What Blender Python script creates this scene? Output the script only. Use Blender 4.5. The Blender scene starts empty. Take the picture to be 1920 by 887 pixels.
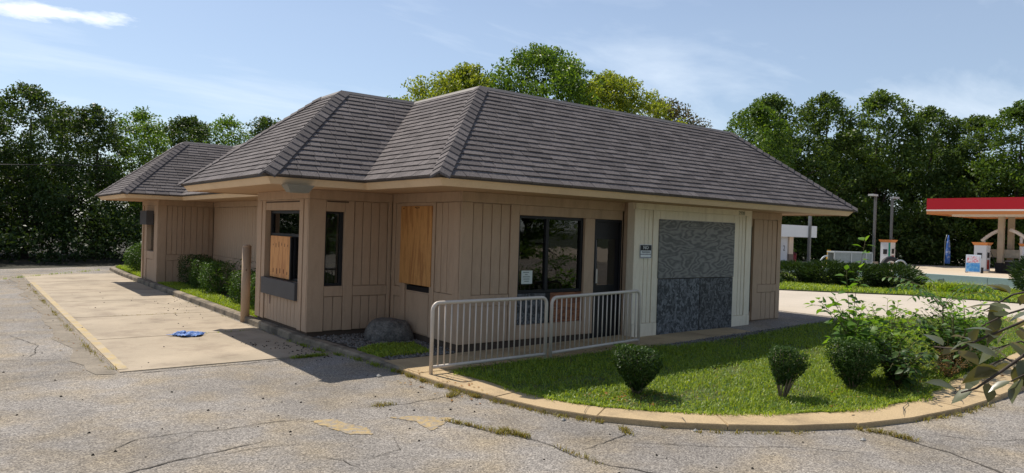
import bpy, bmesh, math, random
import numpy as np
from mathutils import Vector, Matrix

random.seed(7)
RNG = np.random.default_rng(11)
SC = bpy.context.scene
COL = SC.collection

# ------------------------------------------------------------------ camera
cam_d = bpy.data.cameras.new('camera')
cam = bpy.data.objects.new('camera', cam_d)
COL.objects.link(cam)
CP = Vector((-5.610, -8.370, 1.81))
YAW, PIT, ROL = 0.6619, -0.0082, 0.0314
fw = Vector((math.sin(YAW)*math.cos(PIT), math.cos(YAW)*math.cos(PIT), math.sin(PIT)))
r0 = fw.cross(Vector((0, 0, 1))).normalized()
u0 = r0.cross(fw)
rr = r0*math.cos(ROL) + u0*math.sin(ROL)
uu = -r0*math.sin(ROL) + u0*math.cos(ROL)
m = Matrix.Identity(4)
for i in range(3):
    m[i][0], m[i][1], m[i][2], m[i][3] = rr[i], uu[i], -fw[i], CP[i]
cam.matrix_world = m
cam_d.sensor_fit = 'HORIZONTAL'
cam_d.sensor_width = 36.0
cam_d.lens = 36.0*1327.9/1920.0
cam_d.clip_start = 0.05
cam_d.clip_end = 3000
SC.camera = cam

# ------------------------------------------------------------------ sky and sun
SUN = Vector((-0.10, 0.66, 1.0)).normalized()          # towards the sun
EL = math.asin(SUN.z)
AZ = math.atan2(SUN.x, SUN.y)
world = bpy.data.worlds.new('World')
SC.world = world
world.use_nodes = True
wn, wl = world.node_tree.nodes, world.node_tree.links
wn.clear()
out = wn.new('ShaderNodeOutputWorld')
bg = wn.new('ShaderNodeBackground')
sky = wn.new('ShaderNodeTexSky')
sky.sky_type = 'NISHITA'
sky.sun_disc = False
sky.sun_elevation = EL
sky.sun_rotation = AZ
sky.altitude = 150
sky.air_density = 1.0
sky.dust_density = 0.7
sky.ozone_density = 3.5
bg.inputs['Strength'].default_value = 0.105
tc = wn.new('ShaderNodeTexCoord')
sep = wn.new('ShaderNodeSeparateXYZ')
wl.new(tc.outputs['Generated'], sep.inputs[0])
mx = wn.new('ShaderNodeMath'); mx.operation = 'MAXIMUM'; mx.inputs[1].default_value = 0.0
wl.new(sep.outputs['Z'], mx.inputs[0])
ad = wn.new('ShaderNodeMath'); ad.operation = 'ADD'; ad.inputs[1].default_value = 0.12
wl.new(mx.outputs[0], ad.inputs[0])
dv = wn.new('ShaderNodeVectorMath'); dv.operation = 'DIVIDE'
wl.new(tc.outputs['Generated'], dv.inputs[0])
cmb = wn.new('ShaderNodeCombineXYZ')
wl.new(ad.outputs[0], cmb.inputs[0]); wl.new(ad.outputs[0], cmb.inputs[1]); cmb.inputs[2].default_value = 1.0
wl.new(cmb.outputs[0], dv.inputs[1])
mp = wn.new('ShaderNodeMapping'); mp.inputs['Rotation'].default_value = (0, 0, 0.5); mp.inputs['Scale'].default_value = (0.55, 1.15, 0.0)
mp.inputs['Location'].default_value = (3.1, 0.4, 0.0)
wl.new(dv.outputs[0], mp.inputs['Vector'])
cn = wn.new('ShaderNodeTexNoise'); cn.inputs['Scale'].default_value = 1.15; cn.inputs['Detail'].default_value = 9; cn.inputs['Roughness'].default_value = 0.58; cn.inputs['Distortion'].default_value = 0.35
wl.new(mp.outputs[0], cn.inputs['Vector'])
cr = wn.new('ShaderNodeValToRGB')
cr.color_ramp.elements[0].position = 0.46; cr.color_ramp.elements[0].color = (0.22, 0.22, 0.22, 1)
cr.color_ramp.elements[1].position = 0.78; cr.color_ramp.elements[1].color = (0.8, 0.8, 0.8, 1)
wl.new(cn.outputs['Fac'], cr.inputs[0])
vl = wn.new('ShaderNodeMath'); vl.operation = 'DIVIDE'; vl.inputs[0].default_value = 0.37; vl.use_clamp = True
va = wn.new('ShaderNodeMath'); va.operation = 'ADD'; va.inputs[1].default_value = 0.10
wl.new(mx.outputs[0], va.inputs[0]); wl.new(va.outputs[0], vl.inputs[1])
vm = wn.new('ShaderNodeMath'); vm.operation = 'MULTIPLY'
wl.new(cr.outputs[0], vm.inputs[0]); wl.new(vl.outputs[0], vm.inputs[1])
cm = wn.new('ShaderNodeMix'); cm.data_type = 'RGBA'
wl.new(vm.outputs[0], cm.inputs['Factor'])
wl.new(sky.outputs[0], cm.inputs['A'])
cm.inputs['B'].default_value = (8.0, 8.9, 9.9, 1)
# one bright fair-weather cloud low in the north
c1 = wn.new('ShaderNodeMapping'); c1.vector_type = 'TEXTURE'; c1.inputs['Location'].default_value = (0.17, 2.76, 0.0); c1.inputs['Rotation'].default_value = (0, 0, -0.22); c1.inputs['Scale'].default_value = (0.30, 0.085, 1.0)
wl.new(dv.outputs[0], c1.inputs['Vector'])
c2 = wn.new('ShaderNodeTexNoise'); c2.inputs['Scale'].default_value = 9.0; c2.inputs['Detail'].default_value = 7; c2.inputs['Roughness'].default_value = .6
wl.new(dv.outputs[0], c2.inputs['Vector'])
c3 = wn.new('ShaderNodeVectorMath'); c3.operation = 'MULTIPLY'; c3.inputs[1].default_value = (1, 1, 0); wl.new(c1.outputs[0], c3.inputs[0])
c4 = wn.new('ShaderNodeVectorMath'); c4.operation = 'LENGTH'; wl.new(c3.outputs[0], c4.inputs[0])
c5 = wn.new('ShaderNodeMath'); c5.operation = 'MULTIPLY_ADD'; c5.inputs[1].default_value = 2.2; wl.new(c2.outputs['Fac'], c5.inputs[0]); wl.new(c4.outputs['Value'], c5.inputs[2])
c6 = wn.new('ShaderNodeMapRange'); c6.inputs['From Min'].default_value = 2.15; c6.inputs['From Max'].default_value = 1.35; c6.inputs['To Min'].default_value = 0.0; c6.inputs['To Max'].default_value = 0.9
wl.new(c5.outputs[0], c6.inputs['Value'])
cm2 = wn.new('ShaderNodeMix'); cm2.data_type = 'RGBA'; wl.new(c6.outputs[0], cm2.inputs['Factor']); wl.new(cm.outputs['Result'], cm2.inputs['A']); cm2.inputs['B'].default_value = (10.5, 10.8, 11.0, 1)
wl.new(cm2.outputs['Result'], bg.inputs['Color'])
wl.new(bg.outputs[0], out.inputs[0])

sun_d = bpy.data.lights.new('sun', 'SUN')
sun_d.energy = 5.0
sun_d.angle = math.radians(0.53)
sun_d.color = (1.0, 0.93, 0.82)
sun_o = bpy.data.objects.new('sun', sun_d)
COL.objects.link(sun_o)
sun_o.location = (0, 20, 30)
sun_o.rotation_euler = (-SUN).to_track_quat('-Z', 'Y').to_euler()

SC.view_settings.view_transform = 'Standard'
SC.view_settings.look = 'None'
SC.view_settings.exposure = 0.17
SC.view_settings.gamma = 1.0
SC.view_settings.use_curve_mapping = False
SC.cycles.max_bounces = 8
SC.cycles.transparent_max_bounces = 8

# ------------------------------------------------------------------ materials
MATS = {}
def nodes_of(name):
    mt = bpy.data.materials.new(name); mt.use_nodes = True
    nt = mt.node_tree
    return mt, nt.nodes, nt.links, nt.nodes['Principled BSDF']

def mat(name, col, rough=0.8, var=0.12, scale=3.0, fine=60.0, fvar=0.08, bump=0.0, bscale=80.0, spec=0.3, metal=0.0, stretch=(1, 1, 1), col2=None, thr=(0.45, 0.7)):
    """procedural: base colour with broad wear, fine grain and relief"""
    if name in MATS: return MATS[name]
    mt, n, l, b = nodes_of(name)
    b.inputs['Roughness'].default_value = rough
    b.inputs['Specular IOR Level'].default_value = spec
    b.inputs['Metallic'].default_value = metal
    t = n.new('ShaderNodeTexCoord')
    mpn = n.new('ShaderNodeMapping'); mpn.inputs['Scale'].default_value = stretch
    l.new(t.outputs['Object'], mpn.inputs[0])
    n1 = n.new('ShaderNodeTexNoise'); n1.inputs['Scale'].default_value = scale; n1.inputs['Detail'].default_value = 6
    n2 = n.new('ShaderNodeTexNoise'); n2.inputs['Scale'].default_value = fine; n2.inputs['Detail'].default_value = 3
    l.new(mpn.outputs[0], n1.inputs['Vector']); l.new(mpn.outputs[0], n2.inputs['Vector'])
    oi = n.new('ShaderNodeObjectInfo'); ge = n.new('ShaderNodeNewGeometry')
    def math_(op, a, bb):
        q = n.new('ShaderNodeMath'); q.operation = op
        for i, v in enumerate((a, bb)):
            if isinstance(v, (int, float)): q.inputs[i].default_value = v
            else: l.new(v, q.inputs[i])
        return q.outputs[0]
    f = math_('ADD', math_('MULTIPLY', math_('SUBTRACT', n1.outputs['Fac'], 0.5), var*2), math_('MULTIPLY', math_('SUBTRACT', n2.outputs['Fac'], 0.5), fvar*2))
    f = math_('ADD', f, 1.0)
    sc = n.new('ShaderNodeVectorMath'); sc.operation = 'SCALE'
    if col2:
        rp = n.new('ShaderNodeValToRGB')
        rp.color_ramp.elements[0].position = thr[0]; rp.color_ramp.elements[0].color = (*col, 1)
        rp.color_ramp.elements[1].position = thr[1]; rp.color_ramp.elements[1].color = (*col2, 1)
        n3 = n.new('ShaderNodeTexNoise'); n3.inputs['Scale'].default_value = scale*1.7; n3.inputs['Detail'].default_value = 8; n3.inputs['Roughness'].default_value = .65
        l.new(mpn.outputs[0], n3.inputs['Vector']); l.new(n3.outputs['Fac'], rp.inputs[0])
        l.new(rp.outputs[0], sc.inputs[0])
    else:
        sc.inputs[0].default_value = col
    l.new(f, sc.inputs['Scale'])
    l.new(sc.outputs[0], b.inputs['Base Color'])
    if bump:
        nb = n.new('ShaderNodeTexNoise'); nb.inputs['Scale'].default_value = bscale; nb.inputs['Detail'].default_value = 4
        l.new(mpn.outputs[0], nb.inputs['Vector'])
        bp = n.new('ShaderNodeBump'); bp.inputs['Strength'].default_value = bump; bp.inputs['Distance'].default_value = 0.01
        l.new(nb.outputs['Fac'], bp.inputs['Height']); l.new(bp.outputs[0], b.inputs['Normal'])
    MATS[name] = mt
    return mt

def island_mat(name, c1, c2, rough=0.85, fine=90.0, fvar=0.25, spec=0.2, bump=0.3):
    """alike pieces: each mesh island / object its own shade between c1 and c2"""
    if name in MATS: return MATS[name]
    mt, n, l, b = nodes_of(name)
    b.inputs['Roughness'].default_value = rough; b.inputs['Specular IOR Level'].default_value = spec
    ge = n.new('ShaderNodeNewGeometry'); oi = n.new('ShaderNodeObjectInfo')
    a = n.new('ShaderNodeMath'); a.operation = 'ADD'
    l.new(ge.outputs['Random Per Island'], a.inputs[0]); l.new(oi.outputs['Random'], a.inputs[1])
    fr = n.new('ShaderNodeMath'); fr.operation = 'FRACT'; l.new(a.outputs[0], fr.inputs[0])
    mi = n.new('ShaderNodeMix'); mi.data_type = 'RGBA'
    mi.inputs['A'].default_value = (*c1, 1); mi.inputs['B'].default_value = (*c2, 1)
    l.new(fr.outputs[0], mi.inputs['Factor'])
    nz = n.new('ShaderNodeTexNoise'); nz.inputs['Scale'].default_value = fine; nz.inputs['Detail'].default_value = 3
    t = n.new('ShaderNodeTexCoord'); l.new(t.outputs['Object'], nz.inputs['Vector'])
    mr = n.new('ShaderNodeMapRange'); mr.inputs['From Min'].default_value = .25; mr.inputs['From Max'].default_value = .75
    mr.inputs['To Min'].default_value = 1-fvar; mr.inputs['To Max'].default_value = 1+fvar
    l.new(nz.outputs['Fac'], mr.inputs['Value'])
    sc = n.new('ShaderNodeVectorMath'); sc.operation = 'SCALE'
    l.new(mi.outputs['Result'], sc.inputs[0]); l.new(mr.outputs[0], sc.inputs['Scale'])
    l.new(sc.outputs[0], b.inputs['Base Color'])
    if bump:
        bp = n.new('ShaderNodeBump'); bp.inputs['Strength'].default_value = bump; bp.inputs['Distance'].default_value = 0.004
        l.new(nz.outputs['Fac'], bp.inputs['Height']); l.new(bp.outputs[0], b.inputs['Normal'])
    MATS[name] = mt
    return mt

def leaf_mat(name, c1, c2, trans=0.4, gloss=0.25, tcol=None, rough=0.45):
    if name in MATS: return MATS[name]
    mt, n, l, b = nodes_of(name)
    ge = n.new('ShaderNodeNewGeometry'); oi = n.new('ShaderNodeObjectInfo')
    rp = n.new('ShaderNodeMix'); rp.data_type = 'RGBA'
    rp.inputs['A'].default_value = (*c1, 1); rp.inputs['B'].default_value = (*c2, 1)
    l.new(ge.outputs['Random Per Island'], rp.inputs['Factor'])
    hs = n.new('ShaderNodeHueSaturation')
    mr = n.new('ShaderNodeMapRange'); mr.inputs['To Min'].default_value = 0.8; mr.inputs['To Max'].default_value = 1.2
    l.new(oi.outputs['Random'], mr.inputs['Value']); l.new(mr.outputs[0], hs.inputs['Value'])
    l.new(rp.outputs['Result'], hs.inputs['Color'])
    l.new(hs.outputs[0], b.inputs['Base Color'])
    b.inputs['Roughness'].default_value = rough; b.inputs['Specular IOR Level'].default_value = gloss
    tr = n.new('ShaderNodeBsdfTranslucent')
    g = n.new('ShaderNodeVectorMath'); g.operation = 'MULTIPLY'
    g.inputs[1].default_value = tcol or (1.5, 1.45, 0.5)
    l.new(hs.outputs[0], g.inputs[0]); l.new(g.outputs[0], tr.inputs['Color'])
    ms = n.new('ShaderNodeMixShader'); ms.inputs[0].default_value = trans
    l.new(b.outputs[0], ms.inputs[1]); l.new(tr.outputs[0], ms.inputs[2])
    o = n['Material Output']; l.new(ms.outputs[0], o.inputs['Surface'])
    MATS[name] = mt
    return mt

def glass_mat(name, tint=(0.02, 0.025, 0.03), refl=1.0):
    if name in MATS: return MATS[name]
    mt, n, l, b = nodes_of(name)
    gl = n.new('ShaderNodeBsdfGlossy'); gl.inputs['Roughness'].default_value = 0.02
    gl.inputs['Color'].default_value = (refl, refl, refl, 1)
    tp = n.new('ShaderNodeBsdfTransparent'); tp.inputs['Color'].default_value = (0.55, 0.6, 0.6, 1)
    fr = n.new('ShaderNodeFresnel'); fr.inputs['IOR'].default_value = 1.7
    t = n.new('ShaderNodeTexCoord'); nz = n.new('ShaderNodeTexNoise'); nz.inputs['Scale'].default_value = 2.5
    bp = n.new('ShaderNodeBump'); bp.inputs['Strength'].default_value = 0.05; bp.inputs['Distance'].default_value = .02
    l.new(t.outputs['Object'], nz.inputs['Vector']); l.new(nz.outputs['Fac'], bp.inputs['Height']); l.new(bp.outputs[0], gl.inputs['Normal'])
    ms = n.new('ShaderNodeMixShader'); l.new(fr.outputs[0], ms.inputs[0]); l.new(tp.outputs[0], ms.inputs[1]); l.new(gl.outputs[0], ms.inputs[2])
    l.new(ms.outputs[0], n['Material Output'].inputs['Surface'])
    MATS[name] = mt
    return mt

def asphalt_mat():
    mt, n, l, b = nodes_of('aged_asphalt')
    b.inputs['Roughness'].default_value = 0.9; b.inputs['Specular IOR Level'].default_value = 0.25
    t = n.new('ShaderNodeTexCoord')
    v = n.new('ShaderNodeTexVoronoi'); v.inputs['Scale'].default_value = 95
    l.new(t.outputs['Object'], v.inputs['Vector'])
    rp = n.new('ShaderNodeValToRGB'); e = rp.color_ramp.elements
    e[0].position = 0.0; e[0].color = (0.11, 0.10, 0.092, 1)
    e[1].position = 1.0; e[1].color = (0.42, 0.385, 0.34, 1)
    q = e.new(0.3); q.color = (0.19, 0.174, 0.156, 1)
    q = e.new(0.75); q.color = (0.285, 0.262, 0.235, 1)
    sx = n.new('ShaderNodeSeparateColor'); l.new(v.outputs['Color'], sx.inputs[0]); l.new(sx.outputs[0], rp.inputs[0])
    big = n.new('ShaderNodeTexNoise'); big.inputs['Scale'].default_value = 0.55; big.inputs['Detail'].default_value = 7; big.inputs['Roughness'].default_value = .6
    l.new(t.outputs['Object'], big.inputs['Vector'])
    mr = n.new('ShaderNodeMapRange'); mr.inputs['From Min'].default_value = .3; mr.inputs['From Max'].default_value = .7; mr.inputs['To Min'].default_value = .66; mr.inputs['To Max'].default_value = 1.2
    l.new(big.outputs['Fac'], mr.inputs['Value'])
    st = n.new('ShaderNodeTexNoise'); st.inputs['Scale'].default_value = 1.6; st.inputs['Detail'].default_value = 5
    l.new(t.outputs['Object'], st.inputs['Vector'])
    wr = n.new('ShaderNodeValToRGB'); wr.color_ramp.elements[0].position = .42; wr.color_ramp.elements[0].color = (1.0, .99, .99, 1); wr.color_ramp.elements[1].position = .7; wr.color_ramp.elements[1].color = (1.12, 1.01, .82, 1)
    l.new(st.outputs['Fac'], wr.inputs[0])
    m1 = n.new('ShaderNodeVectorMath'); m1.operation = 'MULTIPLY'; l.new(rp.outputs[0], m1.inputs[0]); l.new(wr.outputs[0], m1.inputs[1])
    sc = n.new('ShaderNodeVectorMath'); sc.operation = 'SCALE'; l.new(m1.outputs[0], sc.inputs[0]); l.new(mr.outputs[0], sc.inputs['Scale'])
    l.new(sc.outputs[0], b.inputs['Base Color'])
    bp = n.new('ShaderNodeBump'); bp.inputs['Strength'].default_value = 0.5; bp.inputs['Distance'].default_value = 0.006
    l.new(v.outputs['Distance'], bp.inputs['Height']); l.new(bp.outputs[0], b.inputs['Normal'])
    return mt

def plywood_mat(name, c1, c2, scale=(14, 14, 1.2), rough=.75, wav=6.0, dist=5.0):
    if name in MATS: return MATS[name]
    mt, n, l, b = nodes_of(name)
    b.inputs['Roughness'].default_value = rough
    t = n.new('ShaderNodeTexCoord'); mpn = n.new('ShaderNodeMapping'); mpn.inputs['Scale'].default_value = scale
    l.new(t.outputs['Object'], mpn.inputs[0])
    nz = n.new('ShaderNodeTexNoise'); nz.inputs['Scale'].default_value = 1.0; nz.inputs['Detail'].default_value = 2
    l.new(mpn.outputs[0], nz.inputs['Vector'])
    ml = n.new('ShaderNodeMath'); ml.operation = 'MULTIPLY'; ml.inputs[1].default_value = wav*dist
    l.new(nz.outputs['Fac'], ml.inputs[0])
    sn = n.new('ShaderNodeMath'); sn.operation = 'SINE'; l.new(ml.outputs[0], sn.inputs[0])
    fn = n.new('ShaderNodeTexNoise'); fn.inputs['Scale'].default_value = 9; fn.inputs['Detail'].default_value = 5
    l.new(mpn.outputs[0], fn.inputs['Vector'])
    a = n.new('ShaderNodeMath'); a.operation = 'MULTIPLY_ADD'; a.inputs[1].default_value = .3; l.new(sn.outputs[0], a.inputs[0]); l.new(fn.outputs['Fac'], a.inputs[2])
    rp = n.new('ShaderNodeValToRGB'); rp.color_ramp.elements[0].position = .2; rp.color_ramp.elements[0].color = (*c1, 1); rp.color_ramp.elements[1].position = .8; rp.color_ramp.elements[1].color = (*c2, 1)
    l.new(a.outputs[0], rp.inputs[0]); l.new(rp.outputs[0], b.inputs['Base Color'])
    bp = n.new('ShaderNodeBump'); bp.inputs['Strength'].default_value = .3; bp.inputs['Distance'].default_value = .004
    l.new(a.outputs[0], bp.inputs['Height']); l.new(bp.outputs[0], b.inputs['Normal'])
    MATS[name] = mt
    return mt

def osb_mat(name, c1, c2, scale=26):
    if name in MATS: return MATS[name]
    mt, n, l, b = nodes_of(name)
    b.inputs['Roughness'].default_value = .7
    t = n.new('ShaderNodeTexCoord'); nz = n.new('ShaderNodeTexNoise'); nz.inputs['Scale'].default_value = 9; l.new(t.outputs['Object'], nz.inputs['Vector'])
    mpn = n.new('ShaderNodeMapping'); mpn.inputs['Scale'].default_value = (1.0, 1.0, 0.8); l.new(t.outputs['Object'], mpn.inputs[0])
    mxv = n.new('ShaderNodeMix'); mxv.data_type = 'VECTOR'; mxv.inputs['Factor'].default_value = .12
    l.new(mpn.outputs[0], mxv.inputs['A']); l.new(nz.outputs['Color'], mxv.inputs['B'])
    v = n.new('ShaderNodeTexVoronoi'); v.inputs['Scale'].default_value = scale; v.feature = 'F1'; v.distance = 'MANHATTAN'
    l.new(mxv.outputs['Result'], v.inputs['Vector'])
    s = n.new('ShaderNodeSeparateColor'); l.new(v.outputs['Color'], s.inputs[0])
    rp = n.new('ShaderNodeValToRGB'); rp.color_ramp.elements[0].color = (*c1, 1); rp.color_ramp.elements[1].color = (*c2, 1); rp.color_ramp.elements[0].position = .25
    l.new(s.outputs[0], rp.inputs[0]); l.new(rp.outputs[0], b.inputs['Base Color'])
    bp = n.new('ShaderNodeBump'); bp.inputs['Strength'].default_value = .5; bp.inputs['Distance'].default_value = .005
    l.new(s.outputs[1], bp.inputs['Height']); l.new(bp.outputs[0], b.inputs['Normal'])
    MATS[name] = mt
    return mt

M_TAUPE = mat('taupe_paint', (0.45, 0.32, 0.22), .7, .14, 1.6, 45, .10, .12, 60, .3, stretch=(2.6, 2.6, .7), col2=(0.34, 0.24, 0.165), thr=(.48, .78))
M_WHITE = mat('off_white_paint', (0.80, 0.71, 0.56), .65, .14, 1.8, 45, .10, .12, 60, .3, stretch=(2.6, 2.6, .7), col2=(0.62, 0.53, 0.40), thr=(.5, .8))
M_FASC = mat('fascia_paint', (0.70, 0.52, 0.34), .65, .12, 1.2, 35, .08, .08, 60, .3, col2=(0.60, 0.44, 0.28), thr=(.5, .8))
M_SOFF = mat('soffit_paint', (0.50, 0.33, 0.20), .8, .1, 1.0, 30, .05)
M_PLINTH = mat('dark_plinth', (0.085, 0.06, 0.045), .9, .2, 4)
M_DARKTRIM = mat('bronze_frame', (0.010, 0.010, 0.013), .45, .15, 5, spec=.3)
M_GREYTRIM = mat('grey_ledge_paint', (0.075, 0.072, 0.075), .6, .2, 3, 30, .1)
M_DRIP = mat('drip_edge', (0.045, 0.035, 0.03), .5, .1)
M_RIDGE = mat('ridge_metal', (0.19, 0.165, 0.15), .6, .15, 2)
M_SHING = island_mat('asphalt_shingle', (0.094, 0.081, 0.079), (0.15, 0.13, 0.126), .9, 75, .55)
M_DECK = mat('roof_felt', (0.03, 0.027, 0.028), .95)
M_GLASS = glass_mat('window_glass')
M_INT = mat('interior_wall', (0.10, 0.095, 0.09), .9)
M_PLY = plywood_mat('new_plywood', (0.36, 0.155, 0.045), (0.56, 0.28, 0.09), (9, 9, 1.3), .7, 5, 3)
M_PLYH = plywood_mat('pine_board', (0.46, 0.19, 0.06), (0.66, 0.32, 0.11), (9, 9, 1.3), .7, 5, 3)
M_GPLY = plywood_mat('weathered_plywood', (0.105, 0.103, 0.098), (0.225, 0.218, 0.20), (1.2, 1.2, 3.2), .7, 10, 8)
M_OSB = osb_mat('weathered_osb', (0.038, 0.041, 0.045), (0.20, 0.21, 0.225), 32)
M_OSB2 = osb_mat('weathered_osb_dark', (0.026, 0.027, 0.029), (0.16, 0.165, 0.172), 36)
M_RAIL = mat('rail_paint', (0.56, 0.49, 0.42), .45, .12, 4, 30, .06, spec=.4)
M_ASPH = asphalt_mat()
M_PAD = mat('drive_concrete', (0.375, 0.31, 0.23), .85, .42, .9, 120, .25, .25, 160, .25, col2=(0.22, 0.175, 0.13), thr=(.48, .75))
M_WALK = mat('walk_concrete', (0.43, 0.32, 0.185), .85, .2, 1.1, 75, .42, .4, 110, .25, col2=(0.25, 0.185, 0.115), thr=(.48, .75))
M_KERB = mat('kerb_concrete', (0.27, 0.22, 0.16), .9, .3, 1.6, 80, .3, .4, 60, col2=(0.10, 0.085, 0.065), thr=(.42, .62))
M_CRACK = mat('crack_fill', (0.075, 0.065, 0.055), .95, .3, 6)
M_TANPATCH = mat('faded_arrow_paint', (0.37, 0.27, 0.13), .9, .2, 9, 70, .5, .3, 90, col2=(0.25, 0.22, 0.185), thr=(.42, .6))
M_YELLOW = mat('faded_yellow_paint', (0.44, 0.33, 0.16), .9, .25, 3, 60, .25, col2=(0.40, 0.33, 0.235), thr=(.38, .58))
M_SOIL = mat('bed_soil', (0.075, 0.06, 0.045), .95, .4, 6, 60, .4, .6, 50)
M_LAWN = mat('lawn_soil', (0.075, 0.095, 0.03), .95, .3, 4, 60, .4)
M_TERR = mat('terrain', (0.05, 0.06, 0.03), .95, .3, .2)
M_WOODF = mat('woodland_floor', (0.035, 0.032, 0.02), .95, .4, 1.2)
M_STAT = mat('station_concrete', (0.50, 0.42, 0.32), .9, .12, .25, 6, .08)
M_ROCK = mat('boulder_granite', (0.17, 0.16, 0.145), .85, .3, 6, 45, .8, 1.0, 28, col2=(0.09, 0.085, 0.08), thr=(.4, .62))
M_BARK = mat('bark', (0.07, 0.055, 0.042), .95, .3, 4, 25, .3, .8, 20, stretch=(1, 1, .3))
M_STEM = mat('plant_stem', (0.10, 0.09, 0.04), .8, .2)
M_TWIG = mat('grey_twig', (0.22, 0.17, 0.13), .85, .2)

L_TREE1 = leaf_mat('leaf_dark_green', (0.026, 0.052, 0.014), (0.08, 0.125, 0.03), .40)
L_TREE2 = leaf_mat('leaf_yellow_green', (0.10, 0.15, 0.02), (0.25, 0.27, 0.045), .48)
L_TREE3 = leaf_mat('leaf_mid_green', (0.05, 0.105, 0.018), (0.14, 0.22, 0.035), .45)
L_TREE4 = leaf_mat('leaf_rust_green', (0.055, 0.075, 0.022), (0.13, 0.085, 0.045), .35)
L_BUSH = leaf_mat('leaf_boxwood', (0.025, 0.06, 0.012), (0.085, 0.155, 0.03), .32, .15)
L_JUN = leaf_mat('needle_juniper', (0.016, 0.036, 0.012), (0.05, 0.085, 0.022), .2)
L_GRASS = leaf_mat('grass_blade', (0.11, 0.185, 0.018), (0.33, 0.40, 0.06), .42, .3)
L_DRY = leaf_mat('dry_grass_blade', (0.22, 0.15, 0.05), (0.20, 0.20, 0.05), .35, .2)
L_WEED = leaf_mat('leaf_sapling', (0.075, 0.18, 0.022), (0.18, 0.32, 0.045), .5, .25)
L_SHADE = leaf_mat('leaf_deep_green', (0.022, 0.055, 0.012), (0.065, 0.115, 0.025), .32, .18)
L_PLUM = leaf_mat('leaf_leathery', (0.036, 0.046, 0.028), (0.12, 0.13, 0.05), .26, .6, (1.8, 1.4, .35), .30)

# ------------------------------------------------------------------ mesh helpers
def mesh(name, verts, faces, material=None, smooth=False):
    me = bpy.data.meshes.new(name)
    me.from_pydata([tuple(v) for v in verts], [], faces)
    me.update()
    if material: me.materials.append(material)
    if smooth: me.polygons.foreach_set('use_smooth', [True]*len(me.polygons))
    return me

def link(name, me, parent=None, loc=None):
    o = bpy.data.objects.new(name, me)
    COL.objects.link(o)
    if parent is not None: o.parent = parent
    if loc is not None: o.location = loc
    return o

def tag(o, label, cat, group=None):
    o['label'] = label; o['category'] = cat
    if group: o['group'] = group
    return o

def empty(name, loc=(0, 0, 0), rz=0.0):
    o = bpy.data.objects.new(name, None); COL.objects.link(o)
    o.location = loc; o.rotation_euler = (0, 0, rz); o.empty_display_size = .2
    return o

class MB:
    """collects geometry for ONE mesh object"""
    def __init__(s): s.v = []; s.f = []
    def add(s, vs, fs):
        b = len(s.v); s.v += [tuple(x) for x in vs]; s.f += [tuple(i+b for i in f) for f in fs]; return s
    def box(s, x0, x1, y0, y1, z0, z1):
        return s.add([(x0,y0,z0),(x1,y0,z0),(x1,y1,z0),(x0,y1,z0),(x0,y0,z1),(x1,y0,z1),(x1,y1,z1),(x0,y1,z1)],
                     [(0,3,2,1),(4,5,6,7),(0,1,5,4),(1,2,6,5),(2,3,7,6),(3,0,4,7)])
    def tube(s, pts, radii, seg=8, cap=True):
        pts = [Vector(p) for p in pts]
        if isinstance(radii, (int, float)): radii = [radii]*len(pts)
        rings = []; b = len(s.v); prev = None
        for i, p in enumerate(pts):
            t = (pts[min(i+1, len(pts)-1)] - pts[max(i-1, 0)]).normalized()
            if prev is None:
                a = t.cross(Vector((0, 0, 1)) if abs(t.z) < .9 else Vector((1, 0, 0))).normalized()
            else:
                a = (prev - t*prev.dot(t)).normalized()
            prev = a; c = t.cross(a)
            for k in range(seg):
                an = 2*math.pi*k/seg
                s.v.append(tuple(p + (a*math.cos(an) + c*math.sin(an))*radii[i]))
        for i in range(len(pts)-1):
            for k in range(seg):
                k2 = (k+1) % seg
                s.f.append((b+i*seg+k, b+i*seg+k2, b+(i+1)*seg+k2, b+(i+1)*seg+k))
        if cap:
            s.f.append(tuple(b+k for k in reversed(range(seg))))
            s.f.append(tuple(b+(len(pts)-1)*seg+k for k in range(seg)))
        return s
    def build(s, name, material, parent=None, smooth=False, loc=None):
        return link(name, mesh(name, s.v, s.f, material, smooth), parent, loc)

def bevel_box(name, x0, x1, y0, y1, z0, z1, material, parent, b=.004):
    bm = bmesh.new()
    bmesh.ops.create_cube(bm, size=1)
    for v in bm.verts: v.co = Vector(((x0+x1)/2 + v.co.x*(x1-x0), (y0+y1)/2 + v.co.y*(y1-y0), (z0+z1)/2 + v.co.z*(z1-z0)))
    if b: bmesh.ops.bevel(bm, geom=bm.edges[:], offset=b, segments=1, affect='EDGES')
    me = bpy.data.meshes.new(name); bm.to_mesh(me); bm.free(); me.materials.append(material)
    return link(name, me, parent)

def ss(t):
    t = max(0.0, min(1.0, t)); return t*t*(3-2*t)
def gz(x, y=0.0):
    return 0.13*ss(x/9.0)

# leaf clouds --------------------------------------------------------------
def leaf_arrays(cen, nrm, axis, ln, wd, fold=.15):
    """rhombic leaves: numpy arrays to verts / quads"""
    n = len(cen)
    axis = axis/np.linalg.norm(axis, axis=1, keepdims=True)
    side = np.cross(nrm, axis); sl = np.linalg.norm(side, axis=1, keepdims=True); side = side/np.maximum(sl, 1e-6)
    up = np.cross(axis, side)
    ln = np.asarray(ln).reshape(-1, 1); wd = np.asarray(wd).reshape(-1, 1)
    v = np.empty((n, 4, 3))
    v[:, 0] = cen - axis*ln*.5
    v[:, 1] = cen + side*wd*.5 + up*wd*fold
    v[:, 2] = cen + axis*ln*.5
    v[:, 3] = cen - side*wd*.5 + up*wd*fold
    return v.reshape(-1, 3), np.arange(n*4).reshape(n, 4)

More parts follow.
